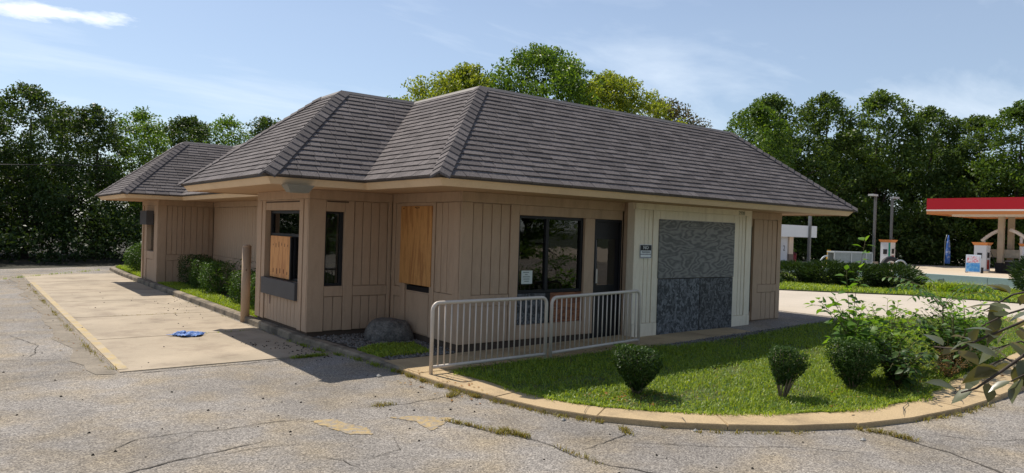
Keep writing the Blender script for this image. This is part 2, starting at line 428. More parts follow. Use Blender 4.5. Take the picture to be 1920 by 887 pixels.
def quads_mesh(name, v, q, material):
    me = bpy.data.meshes.new(name)
    me.vertices.add(len(v)); me.vertices.foreach_set('co', np.asarray(v, dtype=np.float32).ravel())
    k = q.shape[1]
    me.loops.add(q.size); me.loops.foreach_set('vertex_index', q.astype(np.int32).ravel())
    me.polygons.add(len(q)); me.polygons.foreach_set('loop_start', np.arange(0, q.size, k, dtype=np.int32))
    me.polygons.foreach_set('loop_total', np.full(len(q), k, dtype=np.int32))
    me.update(calc_edges=True); me.validate()
    me.materials.append(material)
    return me

def rand_dirs(rg, n):
    d = rg.normal(size=(n, 3)); return d/np.linalg.norm(d, axis=1, keepdims=True)

def clump_leaves(rg, clumps, per, ln, aspect=.55, flat=.75, droop=0.0):
    """clumps: list of (center, radius)"""
    C, N, A = [], [], []
    for c, r in clumps:
        k = max(8, int(per*(r**2)))
        d = rand_dirs(rg, k); rad = r*(rg.random((k, 1))**.45)
        p = d*rad; p[:, 2] *= flat
        C.append(p + np.array(c))
        nn = rand_dirs(rg, k)*.75 + d*.45 + np.array([0, 0, .55]); N.append(nn)
        a = rand_dirs(rg, k) + d*.5; a[:, 2] -= droop; A.append(a)
    C = np.vstack(C); N = np.vstack(N); A = np.vstack(A)
    s = ln*rg.uniform(.7, 1.3, len(C))
    return leaf_arrays(C, N, A, s, s*aspect)

def tree_meshes(seed, H, Rad, base, trunk_r, nclump, leafmat, ln, per, profile='round', flat=.75, crad=(.5, 1.0)):
    rg = np.random.default_rng(seed); rd = random.Random(seed)
    clumps = []
    for i in range(nclump):
        t = rg.random()**.8                                     # 0 bottom .. 1 top
        z = base + (H-base)*t
        if profile == 'round': w = math.sin(math.pi*min(1, .16+.84*t)**.9)**.6
        elif profile == 'wide': w = (1-t)**.35*(.6+.4*min(1, t*4))
        else: w = (1-t**2.2)**.5*(.75+.25*min(1, t*5))
        an = rg.random()*2*math.pi
        rr_ = Rad*max(.08, w)*(.12+.88*rg.random()**.55)*(1+.22*math.sin(3*an+seed)+.12*math.sin(5*an+2*seed))
        r = rg.uniform(*crad)*(1.15-.45*t)
        clumps.append(((rr_*math.cos(an), rr_*math.sin(an), min(z, H-r*.6)), r))
    # tufts that break the top outline
    for i in range(nclump//5):
        an = rg.random()*2*math.pi; q = rg.random()
        clumps.append(((Rad*.75*q*math.cos(an), Rad*.75*q*math.sin(an), H*(1.0-.22*q*q)+rg.uniform(-.3, .35)*H*.06), crad[0]*rg.uniform(.45, .8)))
    v, q = clump_leaves(rg, clumps, per, ln, flat=flat)
    crown = quads_mesh('crown', v, q, leafmat)
    mb = MB()
    top = Vector((rd.uniform(-.3, .3), rd.uniform(-.3, .3), H*.82))
    tp = [Vector((0, 0, -.15))]
    for i in range(1, 8):
        f = i/7; tp.append(Vector((top.x*f + rd.uniform(-.12, .12)*Rad*.25, top.y*f + rd.uniform(-.12, .12)*Rad*.25, top.z*f)))
    tr = [trunk_r*(1.25 if i == 0 else 1-.85*i/7) for i in range(8)]
    mb.tube(tp, tr, 8)
    big = sorted(clumps, key=lambda c: -c[1])[:26]
    for c, r in big:
        c = Vector(c)
        k = max(1, min(6, int(7*(c.z*.62)/top.z)))
        a = tp[k]; midp = a.lerp(c, .5) + Vector((rd.uniform(-.2, .2), rd.uniform(-.2, .2), .12*(c-a).length))
        r0_ = tr[k]*.5
        mb.tube([a, midp, c], [r0_, r0_*.55, r0_*.18], 5)
    trunk = mesh('trunk', mb.v, mb.f, M_BARK, True)
    return trunk, crown

def place_tree(ms, loc, label, scale=1.0, rz=0.0, group=None, name='tree', sz=None):
    r = empty(name, loc, rz); r.scale = (scale, scale, sz or scale)
    link('trunk', ms[0], r); link('crown', ms[1], r)
    tag(r, label, 'tree', group)
    return r

def blades(rg, pts, zs, h, w, lean=.35, segs=2):
    """grass blades: a quad and a tip triangle as quads (degenerate free): 5 verts"""
    n = len(pts); an = rg.random(n)*2*np.pi
    d = np.stack([np.cos(an), np.sin(an), np.zeros(n)], 1); s = np.stack([-np.sin(an), np.cos(an), np.zeros(n)], 1)
    hh = (h*rg.uniform(.5, 1.3, n)).reshape(-1, 1); ww = (w*rg.uniform(.6, 1.3, n)).reshape(-1, 1)
    le = (lean*rg.uniform(.2, 1.6, n)).reshape(-1, 1)
    b = np.column_stack([pts, zs])
    up = np.array([0, 0, 1.0])
    mid = b + up*hh*.6 + d*hh*le*.4; tip = b + up*hh*(1-.25*le) + d*hh*le*1.25
    v = np.stack([b - s*ww*.5, b + s*ww*.5, mid + s*ww*.42, mid - s*ww*.42, tip], 1).reshape(-1, 3)
    base = np.arange(n)*5
    q = np.stack([base, base+1, base+2, base+3], 1); t = np.stack([base+3, base+2, base+4], 1)
    return v, q, t

def blade_mesh(name, v, q, t, material):
    me = bpy.data.meshes.new(name)
    me.vertices.add(len(v)); me.vertices.foreach_set('co', v.astype(np.float32).ravel())
    li = np.concatenate([q.ravel(), t.ravel()]).astype(np.int32)
    me.loops.add(len(li)); me.loops.foreach_set('vertex_index', li)
    ls = np.concatenate([np.arange(len(q))*4, len(q)*4 + np.arange(len(t))*3]).astype(np.int32)
    lt = np.concatenate([np.full(len(q), 4), np.full(len(t), 3)]).astype(np.int32)
    me.polygons.add(len(ls)); me.polygons.foreach_set('loop_start', ls); me.polygons.foreach_set('loop_total', lt)
    me.update(calc_edges=True); me.materials.append(material)
    return me

def in_poly(pts, poly):
    x, y = pts[:, 0], pts[:, 1]; ins = np.zeros(len(pts), bool)
    n = len(poly)
    for i in range(n):
        x1, y1 = poly[i]; x2, y2 = poly[(i+1) % n]
        c = ((y1 > y) != (y2 > y)) & (x < (x2-x1)*(y-y1)/((y2-y1) or 1e-9)+x1)
        ins ^= c
    return ins

def sample_poly(rg, poly, n):
    P = np.array(poly); lo, hi = P.min(0), P.max(0); out_ = np.zeros((0, 2))
    while len(out_) < n:
        q = rg.uniform(lo, hi, (n*2, 2)); out_ = np.vstack([out_, q[in_poly(q, poly)]])
    return out_[:n]

def sheet(name, poly, zfun, material, parent=None, step=None):
    """flat or gently sloping polygon sheet, triangulated (grid-cut when step is given)"""
    bm = bmesh.new()
    vs = [bm.verts.new((x, y, 0)) for x, y in poly]
    f = bm.faces.new(vs); f.normal_update()
    if f.normal.z < 0: f.normal_flip()
    if step:
        xs = [p[0] for p in poly]; ys = [p[1] for p in poly]
        x = math.floor(min(xs)/step)*step
        while x < max(xs):
            bmesh.ops.bisect_plane(bm, geom=bm.verts[:]+bm.edges[:]+bm.faces[:], plane_co=(x, 0, 0), plane_no=(1, 0, 0)); x += step
        y = math.floor(min(ys)/step)*step
        while y < max(ys):
            bmesh.ops.bisect_plane(bm, geom=bm.verts[:]+bm.edges[:]+bm.faces[:], plane_co=(0, y, 0), plane_no=(0, 1, 0)); y += step
    bmesh.ops.triangulate(bm, faces=bm.faces[:])
    for v in bm.verts: v.co.z = zfun(v.co.x, v.co.y)
    me = bpy.data.meshes.new(name); bm.to_mesh(me); bm.free(); me.materials.append(material)
    return link(name, me, parent)

def slab(name, poly, z0f, ztf, material, parent=None, bev=.006):
    """thick polygonal slab with slightly eased top edge"""
    bm = bmesh.new()
    vs = [bm.verts.new((x, y, 0)) for x, y in poly]
    f = bm.faces.new(vs); f.normal_update()
    if f.normal.z < 0: f.normal_flip()
    e = bmesh.ops.extrude_face_region(bm, geom=[f])
    top = [g for g in e['geom'] if isinstance(g, bmesh.types.BMVert)]
    ts = set(top)
    for v in bm.verts: v.co.z = ztf(v.co.x, v.co.y) if v in ts else z0f(v.co.x, v.co.y)
    bm.normal_update()
    if bev:
        ed = [x for x in bm.edges if all(v in ts for v in x.verts)]
        bmesh.ops.bevel(bm, geom=ed, offset=bev, segments=2, affect='EDGES')
    bmesh.ops.triangulate(bm, faces=[f_ for f_ in bm.faces if len(f_.verts) > 4])
    bmesh.ops.recalc_face_normals(bm, faces=bm.faces[:])
    me = bpy.data.meshes.new(name); bm.to_mesh(me); bm.free(); me.materials.append(material)
    return link(name, me, parent)
# ================================================================== GROUND
def struct(o): o['kind'] = 'structure'; return o
def stuff(o, label, cat): o['kind'] = 'stuff'; o['label'] = label; o['category'] = cat; return o

struct(sheet('terrain', [(-900, -900), (900, -900), (900, 900), (-900, 900)], lambda x, y: -.45, M_TERR))
LOT = [(-30, -26), (25.9, -26), (25.9, 45), (9.6, 45), (3.5, 23.6), (-1.4, 21.8), (-4.6, 20.6), (-12, 19.5), (-30, 18.5)]
struct(sheet('parking_lot', LOT, gz, M_ASPH, step=1.5))
struct(sheet('station_forecourt', [(26.3, -60), (110, -60), (110, 34), (26.3, 34)], lambda x, y: -.2, M_STAT))
struct(sheet('woodland_floor', [(-60, 17.8), (-30, 18.4), (-12, 19.4), (-4.6, 20.5), (-1.4, 21.7), (3.5, 23.5), (9.5, 45), (9.5, 80), (-60, 80)], lambda x, y: -.02+.02*math.sin(x*1.3)*math.sin(y*.9), M_WOODF, step=3))

# drive lane of concrete slabs
pad = empty('drive_lane'); pad['kind'] = 'structure'
ys = [0.95, 3.58, 6.35, 9.2, 12.05, 14.9, 17.8]
for a, b_ in zip(ys[:-1], ys[1:]):
    x0, x1 = -4.11, -1.60
    slab('concrete_slab', [(x0, a+.008), (x1, a+.008), (x1, b_-.008), (x0, b_-.008)], lambda x, y: -.1, lambda x, y: .012, M_PAD, pad, .008)
struct(sheet('yellow_edge_line', [(-4.10, 1.1), (-3.99, 1.1), (-3.985, 5), (-4.0, 9), (-3.99, 14.5), (-4.10, 14.5)], lambda x, y: .0165, M_YELLOW))
PSTR = [(-4.16, .9), (-4.14, 17.8), (-4.52, 17.6), (-4.55, 12), (-4.44, 8), (-4.50, 4), (-4.34, 1.8)]
prd = random.Random(4); PL = [(-4.14, 17.8), (-4.14, .9)]+[(-4.44-.06*math.sin(k*.9)+prd.uniform(-.045, .045)+(.12 if k < 3 else 0), .95+k*.34) for k in range(49)]
struct(sheet('patched_strip', PL, lambda x, y: .005, mat('patched_asphalt', (0.24, 0.205, 0.16), .95, .35, 2.5, 60, .5, .4, 60, col2=(.17, .145, .115))))

# kerb along the drive lane
KL = [(-1.22, -.60), (-1.26, -.30), (-1.31, .55), (-1.42, 1.3), (-1.53, 2.1), (-1.54, 5), (-1.56, 9), (-1.58, 13), (-1.60, 17), (-1.50, 19.6), (-1.20, 20.4), (-.4, 20.9)]
def offset_line(pl, d):
    o = []
    for i, p in enumerate(pl):
        a = Vector(pl[max(0, i-1)]); b = Vector(pl[min(len(pl)-1, i+1)])
        t = (b-a).normalized(); o.append((p[0]+t.y*d, p[1]-t.x*d))
    return o
kb = MB()
def kerb_height(y): return .055 + .06*ss((y+.3)/3.0)
inner = offset_line(KL, .15)
rings = []
for (x, y), (xi, yi) in zip(KL, inner):
    h = kerb_height(y)
    rings.append([(x, y, -.1), (x+.008, y, h-.025), (x+.03, y, h), (xi, yi, h), (xi, yi, -.1)])
b0 = 0
for rg_ in rings: kb.v += rg_
for i in range(len(rings)-1):
    for k in range(4): kb.f.append((i*5+k, (i+1)*5+k, (i+1)*5+k+1, i*5+k+1))
struct(kb.build('kerb', M_KERB))

# planting bed beside the drive lane and the corner bed
BEDZ = lambda x, y: .05 + .045*ss((y+.3)/3.0)
struct(sheet('side_bed', [(-1.40, 1.7), (-1.2, 1.2), (-1.14, .2), (-1.12, -.12), (.02, -.05), (.02, 4.4), (.1, 4.4), (.1, 13), (-.5, 13), (-.5, 20.5), (-1.3, 19.8), (-1.44, 17), (-1.42, 9), (-1.40, 4.5)], BEDZ, M_SOIL, step=.8))

# front island: concrete edge slabs, walkway slabs, lawn
KO = [(-1.25, -.56), (-1.26, -1.1), (-1.23, -1.7), (-1.12, -2.41), (-.97, -3.05), (-.74, -3.54), (-.37, -4.02), (.10, -4.42), (.62, -4.78), (1.25, -5.08), (1.95, -5.28), (2.85, -5.42), (3.8, -5.46), (4.8, -5.46), (6.2, -5.40), (8, -5.2), (10, -4.7), (12, -3.7), (13.6, -2.7)]
WID = [.48, .50, .48, .40, .36, .37, .40, .40, .42, .42, .42, .44, .62, .72, .74, .7, .6, .5, .4]
KI = []
for i, p in enumerate(KO):
    a = Vector(KO[max(0, i-1)]); b = Vector(KO[min(len(KO)-1, i+1)]); t = (b-a).normalized()
    KI.append((p[0]-t.y*WID[i], p[1]+t.x*WID[i]))
WZ = lambda x, y: .055 + gz(x)
edge_walk = empty('edge_walk'); edge_walk['kind'] = 'structure'
rd = random.Random(3)
SEAM = [0, 2, 3, 5, 7, 9, 11, 12, 14, 16, 18]
for i, j in zip(SEAM[:-1], SEAM[1:]):
    o_ = [Vector(q) for q in KO[i:j+1]]; n_ = [Vector(q) for q in KI[i:j+1]]; g = .006
    o_[0] = o_[0].lerp(o_[1], g); o_[-1] = o_[-1].lerp(o_[-2], g); n_[0] = n_[0].lerp(n_[1], g); n_[-1] = n_[-1].lerp(n_[-2], g)
    P = o_+n_[::-1]
    dz = rd.uniform(-.006, .008)
    slab('concrete_slab', [(p.x, p.y) for p in P], lambda x, y: -.12, lambda x, y, dz=dz: WZ(x, y)+dz, M_WALK, edge_walk, .006)
walk = empty('walkway'); walk['kind'] = 'structure'
wx = [-1.22, -.1, 1.05, 2.2, 3.30]
for i in range(len(wx)-1):
    y1 = -.02 if i else -.06
    slab('concrete_slab', [(wx[i]+.006, -.97), (wx[i+1]-.006, -.97), (wx[i+1]-.006, y1), (wx[i]+.006, y1)], lambda x, y: -.1, lambda x, y: WZ(x, y)+.003, M_WALK, walk, .008)
wx = [3.30, 4.7, 6.1, 7.5, 9.3]
for i in range(len(wx)-1):
    slab('concrete_slab', [(wx[i]+.006, -1.0), (wx[i+1]-.006, -.95), (wx[i+1]-.006, -.02), (wx[i]+.006, -.02)], lambda x, y: -.1, lambda x, y: min(WZ(x, y), .115)-.02, M_WALK, walk, .008)
slab('concrete_slab', [(8.2, .0), (9.3, .0), (9.3, 13), (8.2, 13)], lambda x, y: -.1, lambda x, y: .118, M_WALK, walk, .008)
LAWN = KI[1:-1] + [(13.4, -2.75), (10.1, -1.25), (9.35, -1.02), (6.8, -1.18), (4.6, -1.34), (3.2, -1.30), (2.7, -.99), (.8, -.99), (-.55, -.99)]
struct(sheet('lawn', LAWN, lambda x, y: WZ(x, y)-.012, M_LAWN, step=1.0))
struct(sheet('gravel_strip', [(3.0, -1.0), (6.8, -1.0), (9.3, -.96), (9.3, -1.06), (6.8, -1.2), (4.6, -1.36), (3.2, -1.32)], lambda x, y: WZ(x, y)-.02, M_SOIL))
VERGE = [(12.2, 12), (14.2, 7.2), (15.7, 4.56), (17.2, 2.87), (18.36, 1.72), (18.93, -.75), (19.6, -4), (21, -10), (26.0, -10), (26.0, 20), (12.2, 20)]
struct(sheet('roadside_verge', VERGE, lambda x, y: .16, M_LAWN, step=2))

SIDE = [(9.7, 40), (9.65, 8), (9.6, -.7), (10.2, -1.12), (13.45, -2.6), (16, -5), (18.8, -5), (18.85, -.75), (18.3, 1.6), (17.1, 2.8), (15.6, 4.5), (14.1, 7.1), (12.1, 12), (12.1, 40)]
struct(sheet('side_drive', SIDE, lambda x, y: gz(x)+.006, mat('pale_drive_surface', (0.47, 0.41, 0.335), .9, .16, .8, 30, .2, .2, 60), step=2))
# cracks and old paint in the asphalt
def ribbon(mb, pts, w, seed, z=.005):
    rd_ = random.Random(seed); P = []
    for a, b in zip(pts[:-1], pts[1:]):
        n_ = max(2, int((Vector(b)-Vector(a)).length/.07))
        for k in range(n_): P.append(Vector(a).lerp(Vector(b), k/n_))
    P.append(Vector(pts[-1]))
    dx = dy = 0; Q = []
    for i, p in enumerate(P):
        e_ = min(1, i/4, (len(P)-1-i)/4)
        dx = dx*.75+rd_.uniform(-.016, .016); dy = dy*.75+rd_.uniform(-.016, .016)
        Q.append((Vector((p.x+dx, p.y+dy)), w*(.25+.75*e_)*rd_.uniform(.4, 1.35)))
    b0_ = len(mb.v)
    for i, (p, ww) in enumerate(Q):
        a = Q[max(0, i-1)][0]; c = Q[min(len(Q)-1, i+1)][0]; t = (c-a).normalized()
        mb.v += [(p.x-t.y*ww/2, p.y+t.x*ww/2, gz(p.x)+z), (p.x+t.y*ww/2, p.y-t.x*ww/2, gz(p.x)+z)]
    for i in range(len(Q)-1): mb.f.append((b0_+2*i, b0_+2*i+1, b0_+2*i+3, b0_+2*i+2))
CR = [([(-4.75, -2.22), (-4.42, -1.96), (-4.14, -1.96), (-3.76, -2.0), (-3.25, -2.01), (-3.05, -2.12)], .016),
      ([(-3.5, -1.93), (-3.25, -2.04), (-3.0, -2.0)], .014), ([(-4.3, -2.3), (-4.05, -2.06), (-4.0, -1.98)], .012),
      ([(-5.0, -2.95), (-4.6, -2.78), (-4.26, -2.66), (-3.93, -2.6), (-3.62, -2.54)], .024), ([(-4.2, -2.72), (-3.75, -2.66), (-3.3, -2.75)], .012),
      ([(-2.0, -2.75), (-1.89, -3.05), (-1.8, -3.34), (-1.69, -3.66), (-1.62, -3.93), (-1.63, -4.26), (-1.59, -4.46), (-1.44, -4.8), (-1.2, -5.2)], .022),
      ([(-2.45, -1.92), (-2.3, -1.94), (-1.97, -2.01), (-1.49, -1.96), (-1.22, -2.0)], .016),
      ([(1.28, -5.12), (1.27, -5.52), (1.19, -5.9), (.98, -6.3), (.7, -6.9)], .04),
      ([(-1.55, -4.12), (-1.12, -4.06), (-.82, -4.0), (-.69, -3.72)], .018),
      ([(-1.12, -4.06), (-.5, -4.6), (.1, -5.0), (.6, -5.6)], .012), ([(1.6, -5.5), (1.9, -6.0), (2.6, -6.3)], .012),
      ([(-3.4, -3.1), (-3.25, -3.3), (-3.2, -3.6)], .016), ([(-3.1, -3.4), (-2.75, -3.3), (-2.6, -3.0)], .012),
      ([(-6.6, 2.2), (-5.9, 2.0), (-5.2, 2.4), (-4.6, 2.2)], .018), ([(-5.6, 5.2), (-5.0, 4.6), (-4.7, 3.4), (-4.9, 2.4)], .016),
      ([(-6.2, .6), (-5.4, .5), (-4.6, .9), (-4.2, .8)], .014), ([(-4.1, .85), (-3.0, .82), (-2.2, .86), (-1.6, .9)], .03),
      ([(11.5, .5), (13, 1.2), (14.6, 1.0)], .03), ([(-7, 8), (-6, 8.4), (-5, 8.1)], .02)]
mb = MB()
for i, (pl, w) in enumerate(CR): ribbon(mb, pl, w*.62, i)
lot = bpy.data.objects['parking_lot']
mb.build('crack_network', M_CRACK, lot)
def ragged(poly, amp, n_=9, seed=0):
    rd_ = random.Random(seed); o_ = []
    for a, b in zip(poly, poly[1:]+poly[:1]):
        a, b = Vector(a), Vector(b); t_ = (b-a).normalized()
        for k in range(n_):
            q = a.lerp(b, k/n_)+Vector((-t_.y, t_.x))*rd_.uniform(-amp, amp)+t_*rd_.uniform(-amp, amp)*.3; o_.append((q.x, q.y))
    return o_
sheet('faded_marking', ragged([(-3.04, -2.13), (-2.83, -2.18), (-2.78, -2.42), (-2.70, -2.62), (-2.74, -2.82), (-2.90, -2.72), (-2.98, -2.48)], .016, 9, 1), lambda x, y: .0045, M_TANPATCH, lot)
sheet('faded_marking', ragged([(-2.40, -2.38), (-2.12, -2.48), (-1.86, -2.72), (-2.02, -2.84), (-2.26, -2.98), (-2.22, -2.66)], .016, 9, 2), lambda x, y: .0045, M_TANPATCH, lot)

mb = MB()
for i, (pl, w) in enumerate((([(-.24, -4.22), (-.12, -4.06), (-.17, -3.88)], .014), ([(1.9, -5.22), (2.2, -5.08), (2.55, -4.98)], .012), ([(-.82, -3.42), (-.62, -3.28), (-.47, -3.2)], .012), ([(3.0, -5.35), (3.5, -5.1), (4.1, -5.0)], .014), ([(-1.2, -1.5), (-1.0, -1.42), (-.8, -1.45)], .01))): ribbon(mb, pl, w, 60+i, .069)
mb.build('crack_network', M_CRACK, edge_walk)

# ================================================================== BUILDING
He, Ht, Hf, FI, RI = 2.468, 4.034, 2.337, .081, 1.838
B1, Y1, Y2, RC, B2, Y3, Y4, XR, V1, V2, VD = 1.417, 2.028, 4.378, .04, 1.378, 12.662, 14.719, 8.139, 3.312, 6.705, .237
OS, OF, O1, OR = 1.060, 1.077, 1.044, 1.014
EAVE = [(-OS, -OF), (XR+OR, -OF), (XR+OR, Y4+OF), (-B2-O1, Y4+OF), (-B2-O1, Y3-OF), (RC-OS-.06, Y3-OF), (RC-OS-.06, Y2+OF), (-B1-O1, Y2+OF), (-B1-O1, Y1-OF), (-OS, Y1-OF)]
NE = len(EAVE)
def inset_poly(d):
    o = []
    for i in range(NE):
        p = Vector(EAVE[i]); a = (p-Vector(EAVE[i-1])).normalized(); b = (Vector(EAVE[(i+1) % NE])-p).normalized()
        na, nb = Vector((-a.y, a.x)), Vector((-b.y, b.x))
        o.append((p.x+(na.x+nb.x)*d, p.y+(na.y+nb.y)*d))
    return o
TOP = inset_poly(RI)
convex = []
for i in range(NE):
    p = Vector(EAVE[i]); a = p-Vector(EAVE[i-1]); b = Vector(EAVE[(i+1) % NE])-p
    convex.append(a.x*b.y-a.y*b.x > 0)

bld = empty('vacant_restaurant')
tag(bld, 'vacant single storey taupe restaurant with brown shingle mansard roof and boarded windows', 'building')

# roof ------------------------------------------------------------
roof = MB()
bi = inset_poly(.01); ti = inset_poly(RI+.01)
roof.v += [(x, y, He-.012) for x, y in bi] + [(x, y, Ht-.012) for x, y in ti]
for i in range(NE):
    j = (i+1) % NE; roof.f.append((i, j, NE+j, NE+i))
roof = roof.build('roof', M_DECK, bld)
fl = sheet('flat_deck', ti, lambda x, y: Ht-.10, M_DECK, roof)

run, rise = RI, Ht-He
SL = math.hypot(run, rise); NC = 20; EX = SL/NC
cands = []
rs = random.Random(5)
for i in range(NE):
    j = (i+1) % NE
    P, Q = Vector(EAVE[i]), Vector(EAVE[j]); Ln = (Q-P).length; ud = (Q-P)/Ln; nd = Vector((-ud.y, ud.x))
    nrm = Vector((-nd.x*rise/SL, -nd.y*rise/SL, run/SL))
    sP = 1 if convex[i] else -1; sQ = 1 if convex[j] else -1
    def pt(u, v, h):
        d = v*run/SL
        return Vector((P.x+ud.x*u+nd.x*d, P.y+ud.y*u+nd.y*d, He+v*rise/SL))+nrm*h
    lo = lambda v: sP*v*run/SL
    hi = lambda v: Ln-sQ*v*run/SL
    for k in range(NC):
        v0 = k*EX; v1 = min((k+1)*EX+.012, SL)
        if k == 0: v0 -= .025
        u = min(lo(v0), lo(v1)) - rs.uniform(0, .3)
        end = max(hi(v0), hi(v1))
        while u < end:
            w = rs.choice((.17, .22, .25, .28, .33))
            a0, b0_ = max(u, lo(v0)), min(u+w-.008, hi(v0)); a1, b1_ = max(u, lo(v1)), min(u+w-.008, hi(v1))
            if b0_ > a0+.002 or b1_ > a1+.002:
                b0_ = max(a0, b0_); b1_ = max(a1, b1_)
                if b0_ == a0: a0 = b0_ = min(max((a1 if sP*1 else b1_), lo(v0)), hi(v0))
                h = .017+rs.uniform(0, .005)
                dv = rs.uniform(-.003, .003)
                vs = [pt(a0, v0+dv, h), pt(b0_, v0+dv, h), pt(b1_, v1, .004), pt(a1, v1, .004), pt(a0, v0+dv, -.006), pt(b0_, v0+dv, -.006), pt(b1_, v1, -.006), pt(a1, v1, -.006)]
                c = sum(vs[:4], Vector())/4
                dcam = (c-CP); vis = max(0, -dcam.normalized().dot(nrm))
                cands.append((vis*(b0_-a0+b1_-a1)*EX/dcam.length_squared, vs))
            u += w
SF = [(0, 1, 2, 3), (4, 5, 1, 0), (5, 6, 2, 1), (7, 4, 0, 3)]
cands.sort(key=lambda c: -c[0])
for s_, vs in cands[:300]:
    c = sum(vs, Vector())/8
    link('shingle', mesh('shingle', [v-c for v in vs], SF, M_SHING), roof, c)
mb = MB()
for s_, vs in cands[300:]: mb.add(vs, SF)
o = mb.build('shingle_courses', M_SHING, roof); o['kind'] = 'stuff'

# hip caps on every outer corner, ridge strip along the top edge
for i in range(NE):
    if not convex[i]: continue
    E_ = Vector((*EAVE[i], He)); T_ = Vector((*TOP[i], Ht)); ax = (T_-E_); Lh = ax.length; ax.normalize()
    pa = (Vector(EAVE[i-1])-Vector(EAVE[i])).normalized(); pb = (Vector(EAVE[(i+1) % NE])-Vector(EAVE[i])).normalized()
    visible = i in (0, 8, 7, 4, 3, 1)
    nseg = int(Lh/.15)
    for k in range(nseg):
        s0, s1 = k*Lh/nseg-.02, (k+1)*Lh/nseg+.01
        vs = []
        for s_, h in ((s0, .042), (s1, .026)):
            c = E_+ax*s_
            wa = Vector((pa.x, pa.y, 0)); wa = (wa-ax*wa.dot(ax)).normalized(); wb = Vector((pb.x, pb.y, 0)); wb = (wb-ax*wb.dot(ax)).normalized()
            up = -(wa+wb).normalized(); up = up if up.z > 0 else -up
            vs += [c+wa*.14+up*h, c+up*(h+.012), c+wb*.14+up*h]
        base = [v-Vector((0, 0, .03)) for v in vs[:3]]
        mb = MB(); mb.add(vs+base, [(0, 1, 4, 3), (1, 2, 5, 4), (6, 7, 1, 0), (7, 8, 2, 1), (0, 3, 6), (2, 8, 5)])
        mb.build('hip_cap', M_SHING, roof)
mb = MB()
for i in range(NE):
    j = (i+1) % NE
    P, Q = Vector(TOP[i]), Vector(TOP[j]); ud = (Q-P).normalized(); nd = Vector((-ud.y, ud.x))
    a0 = P-nd*.045; a1 = Q-nd*.045; b0_ = P+nd*.10; b1_ = Q+nd*.10
    k0 = 1 if convex[i] else -1; k1 = 1 if convex[j] else -1
    a0 -= ud*.045*k0; a1 += ud*.045*k1; b0_ += ud*.10*k0; b1_ -= ud*.10*k1
    zz = Ht-.018
    mb.add([(*a0, zz), (*a1, zz), (*P, Ht+.034), (*Q, Ht+.034), (*b0_, Ht+.02), (*b1_, Ht+.02), (*b0_, Ht-.2), (*b1_, Ht-.2)], [(0, 1, 3, 2), (2, 3, 5, 4), (4, 5, 7, 6)])
mb.build('ridge_strip', M_RIDGE, roof)

# fascia, drip edge, soffit ---------------------------------------
def edge_prism(name, dA, zA, dB, zB, th, material, parent):
    for i in range(NE):
        j = (i+1) % NE
        a, b, c, d = inset_poly(dA), inset_poly(dB), inset_poly(dB+th), inset_poly(dA+th)
        vs = []
        for q in (i, j): vs += [(*a[q], zA), (*b[q], zB), (*c[q], zB), (*d[q], zA)]
        link(name, mesh(name, vs, [(0, 1, 5, 4), (1, 2, 6, 5), (2, 3, 7, 6), (3, 0, 4, 7)], material), parent)
edge_prism('fascia_board', .012, He-.022, FI+.012, Hf, .03, M_FASC, bld)
edge_prism('drip_edge', -.016, He+.004, -.008, He-.040, .05, M_DRIP, bld)
sheet('soffit', inset_poly(FI+.03), lambda x, y: Hf+.012, M_SOFF, bld)

# walls: core with openings, then boards and trim proud of it -------
class Wall:
    """u runs along the wall, n is the outward normal"""
    def __init__(s, name, o, ud, nd, length, z0, z1, openings, paint, inner=.14):
        s.o, s.u, s.n, s.paint = Vector(o), Vector(ud), Vector(nd), paint
        us = sorted({0.0, length, *[q for op in openings for q in op[:2]]}); zs = sorted({z0, z1, *[q for op in openings for q in op[2:4]]})
        mb_ = MB()
        for a, b in zip(us[:-1], us[1:]):
            za = None
            for c, d in zip(zs[:-1], zs[1:]):
                hole = any(op[0]-1e-6 <= a and b <= op[1]+1e-6 and op[2]-1e-6 <= c and d <= op[3]+1e-6 for op in openings)
                if not hole: s._box(mb_, a, b, c, d, -inner, -.014)
        s.obj = mb_.build(name, paint, bld)
    def _box(s, mb_, u0, u1, z0, z1, n0, n1):
        vs = []
        for z in (z0, z1):
            for (uu_, nn) in ((u0, n0), (u1, n0), (u1, n1), (u0, n1)):
                p = s.o + s.u*uu_ + s.n*nn; vs.append((p.x, p.y, z))
        flip = s.u.x*s.n.y - s.u.y*s.n.x < 0
        fs = [(0, 3, 2, 1), (4, 5, 6, 7), (0, 1, 5, 4), (1, 2, 6, 5), (2, 3, 7, 6), (3, 0, 4, 7)]
        mb_.add(vs, [tuple(reversed(f)) for f in fs] if flip else fs)
    def piece(s, name, u0, u1, z0, z1, n0, n1, material=None, parent=None, bev=.003):
        mb_ = MB(); s._box(mb_, u0, u1, z0, z1, n0, n1)
        c = Vector([sum(v[i] for v in mb_.v)/8 for i in range(3)])
        me = mesh(name, [Vector(v)-c for v in mb_.v], mb_.f, material or s.paint)
        if bev:
            bm = bmesh.new(); bm.from_mesh(me)
            bmesh.ops.bevel(bm, geom=bm.edges[:], offset=min(bev, (n1-n0)*.3), segments=1, affect='EDGES'); bm.to_mesh(me); bm.free()
        q = parent
        off = Vector((0, 0, 0))
        while q is not None: off += q.location; q = q.parent
        return link(name, me, parent or s.obj, c-off)
    def boards(s, u0, u1, z0, z1, w=.165, gap=.0115):
        n_ = max(1, round((u1-u0)/w)); ww = (u1-u0)/n_
        for k in range(n_):
            s.piece('siding_board', u0+k*ww+gap/2, u0+(k+1)*ww-gap/2, z0+.006, z1-.006, -.016, .009+random.uniform(-.0015, .0015), bev=.004)
    def trim(s, u0, u1, z0, z1, t=.022): s.piece('trim_board', u0, u1, z0, z1, -.016, t)

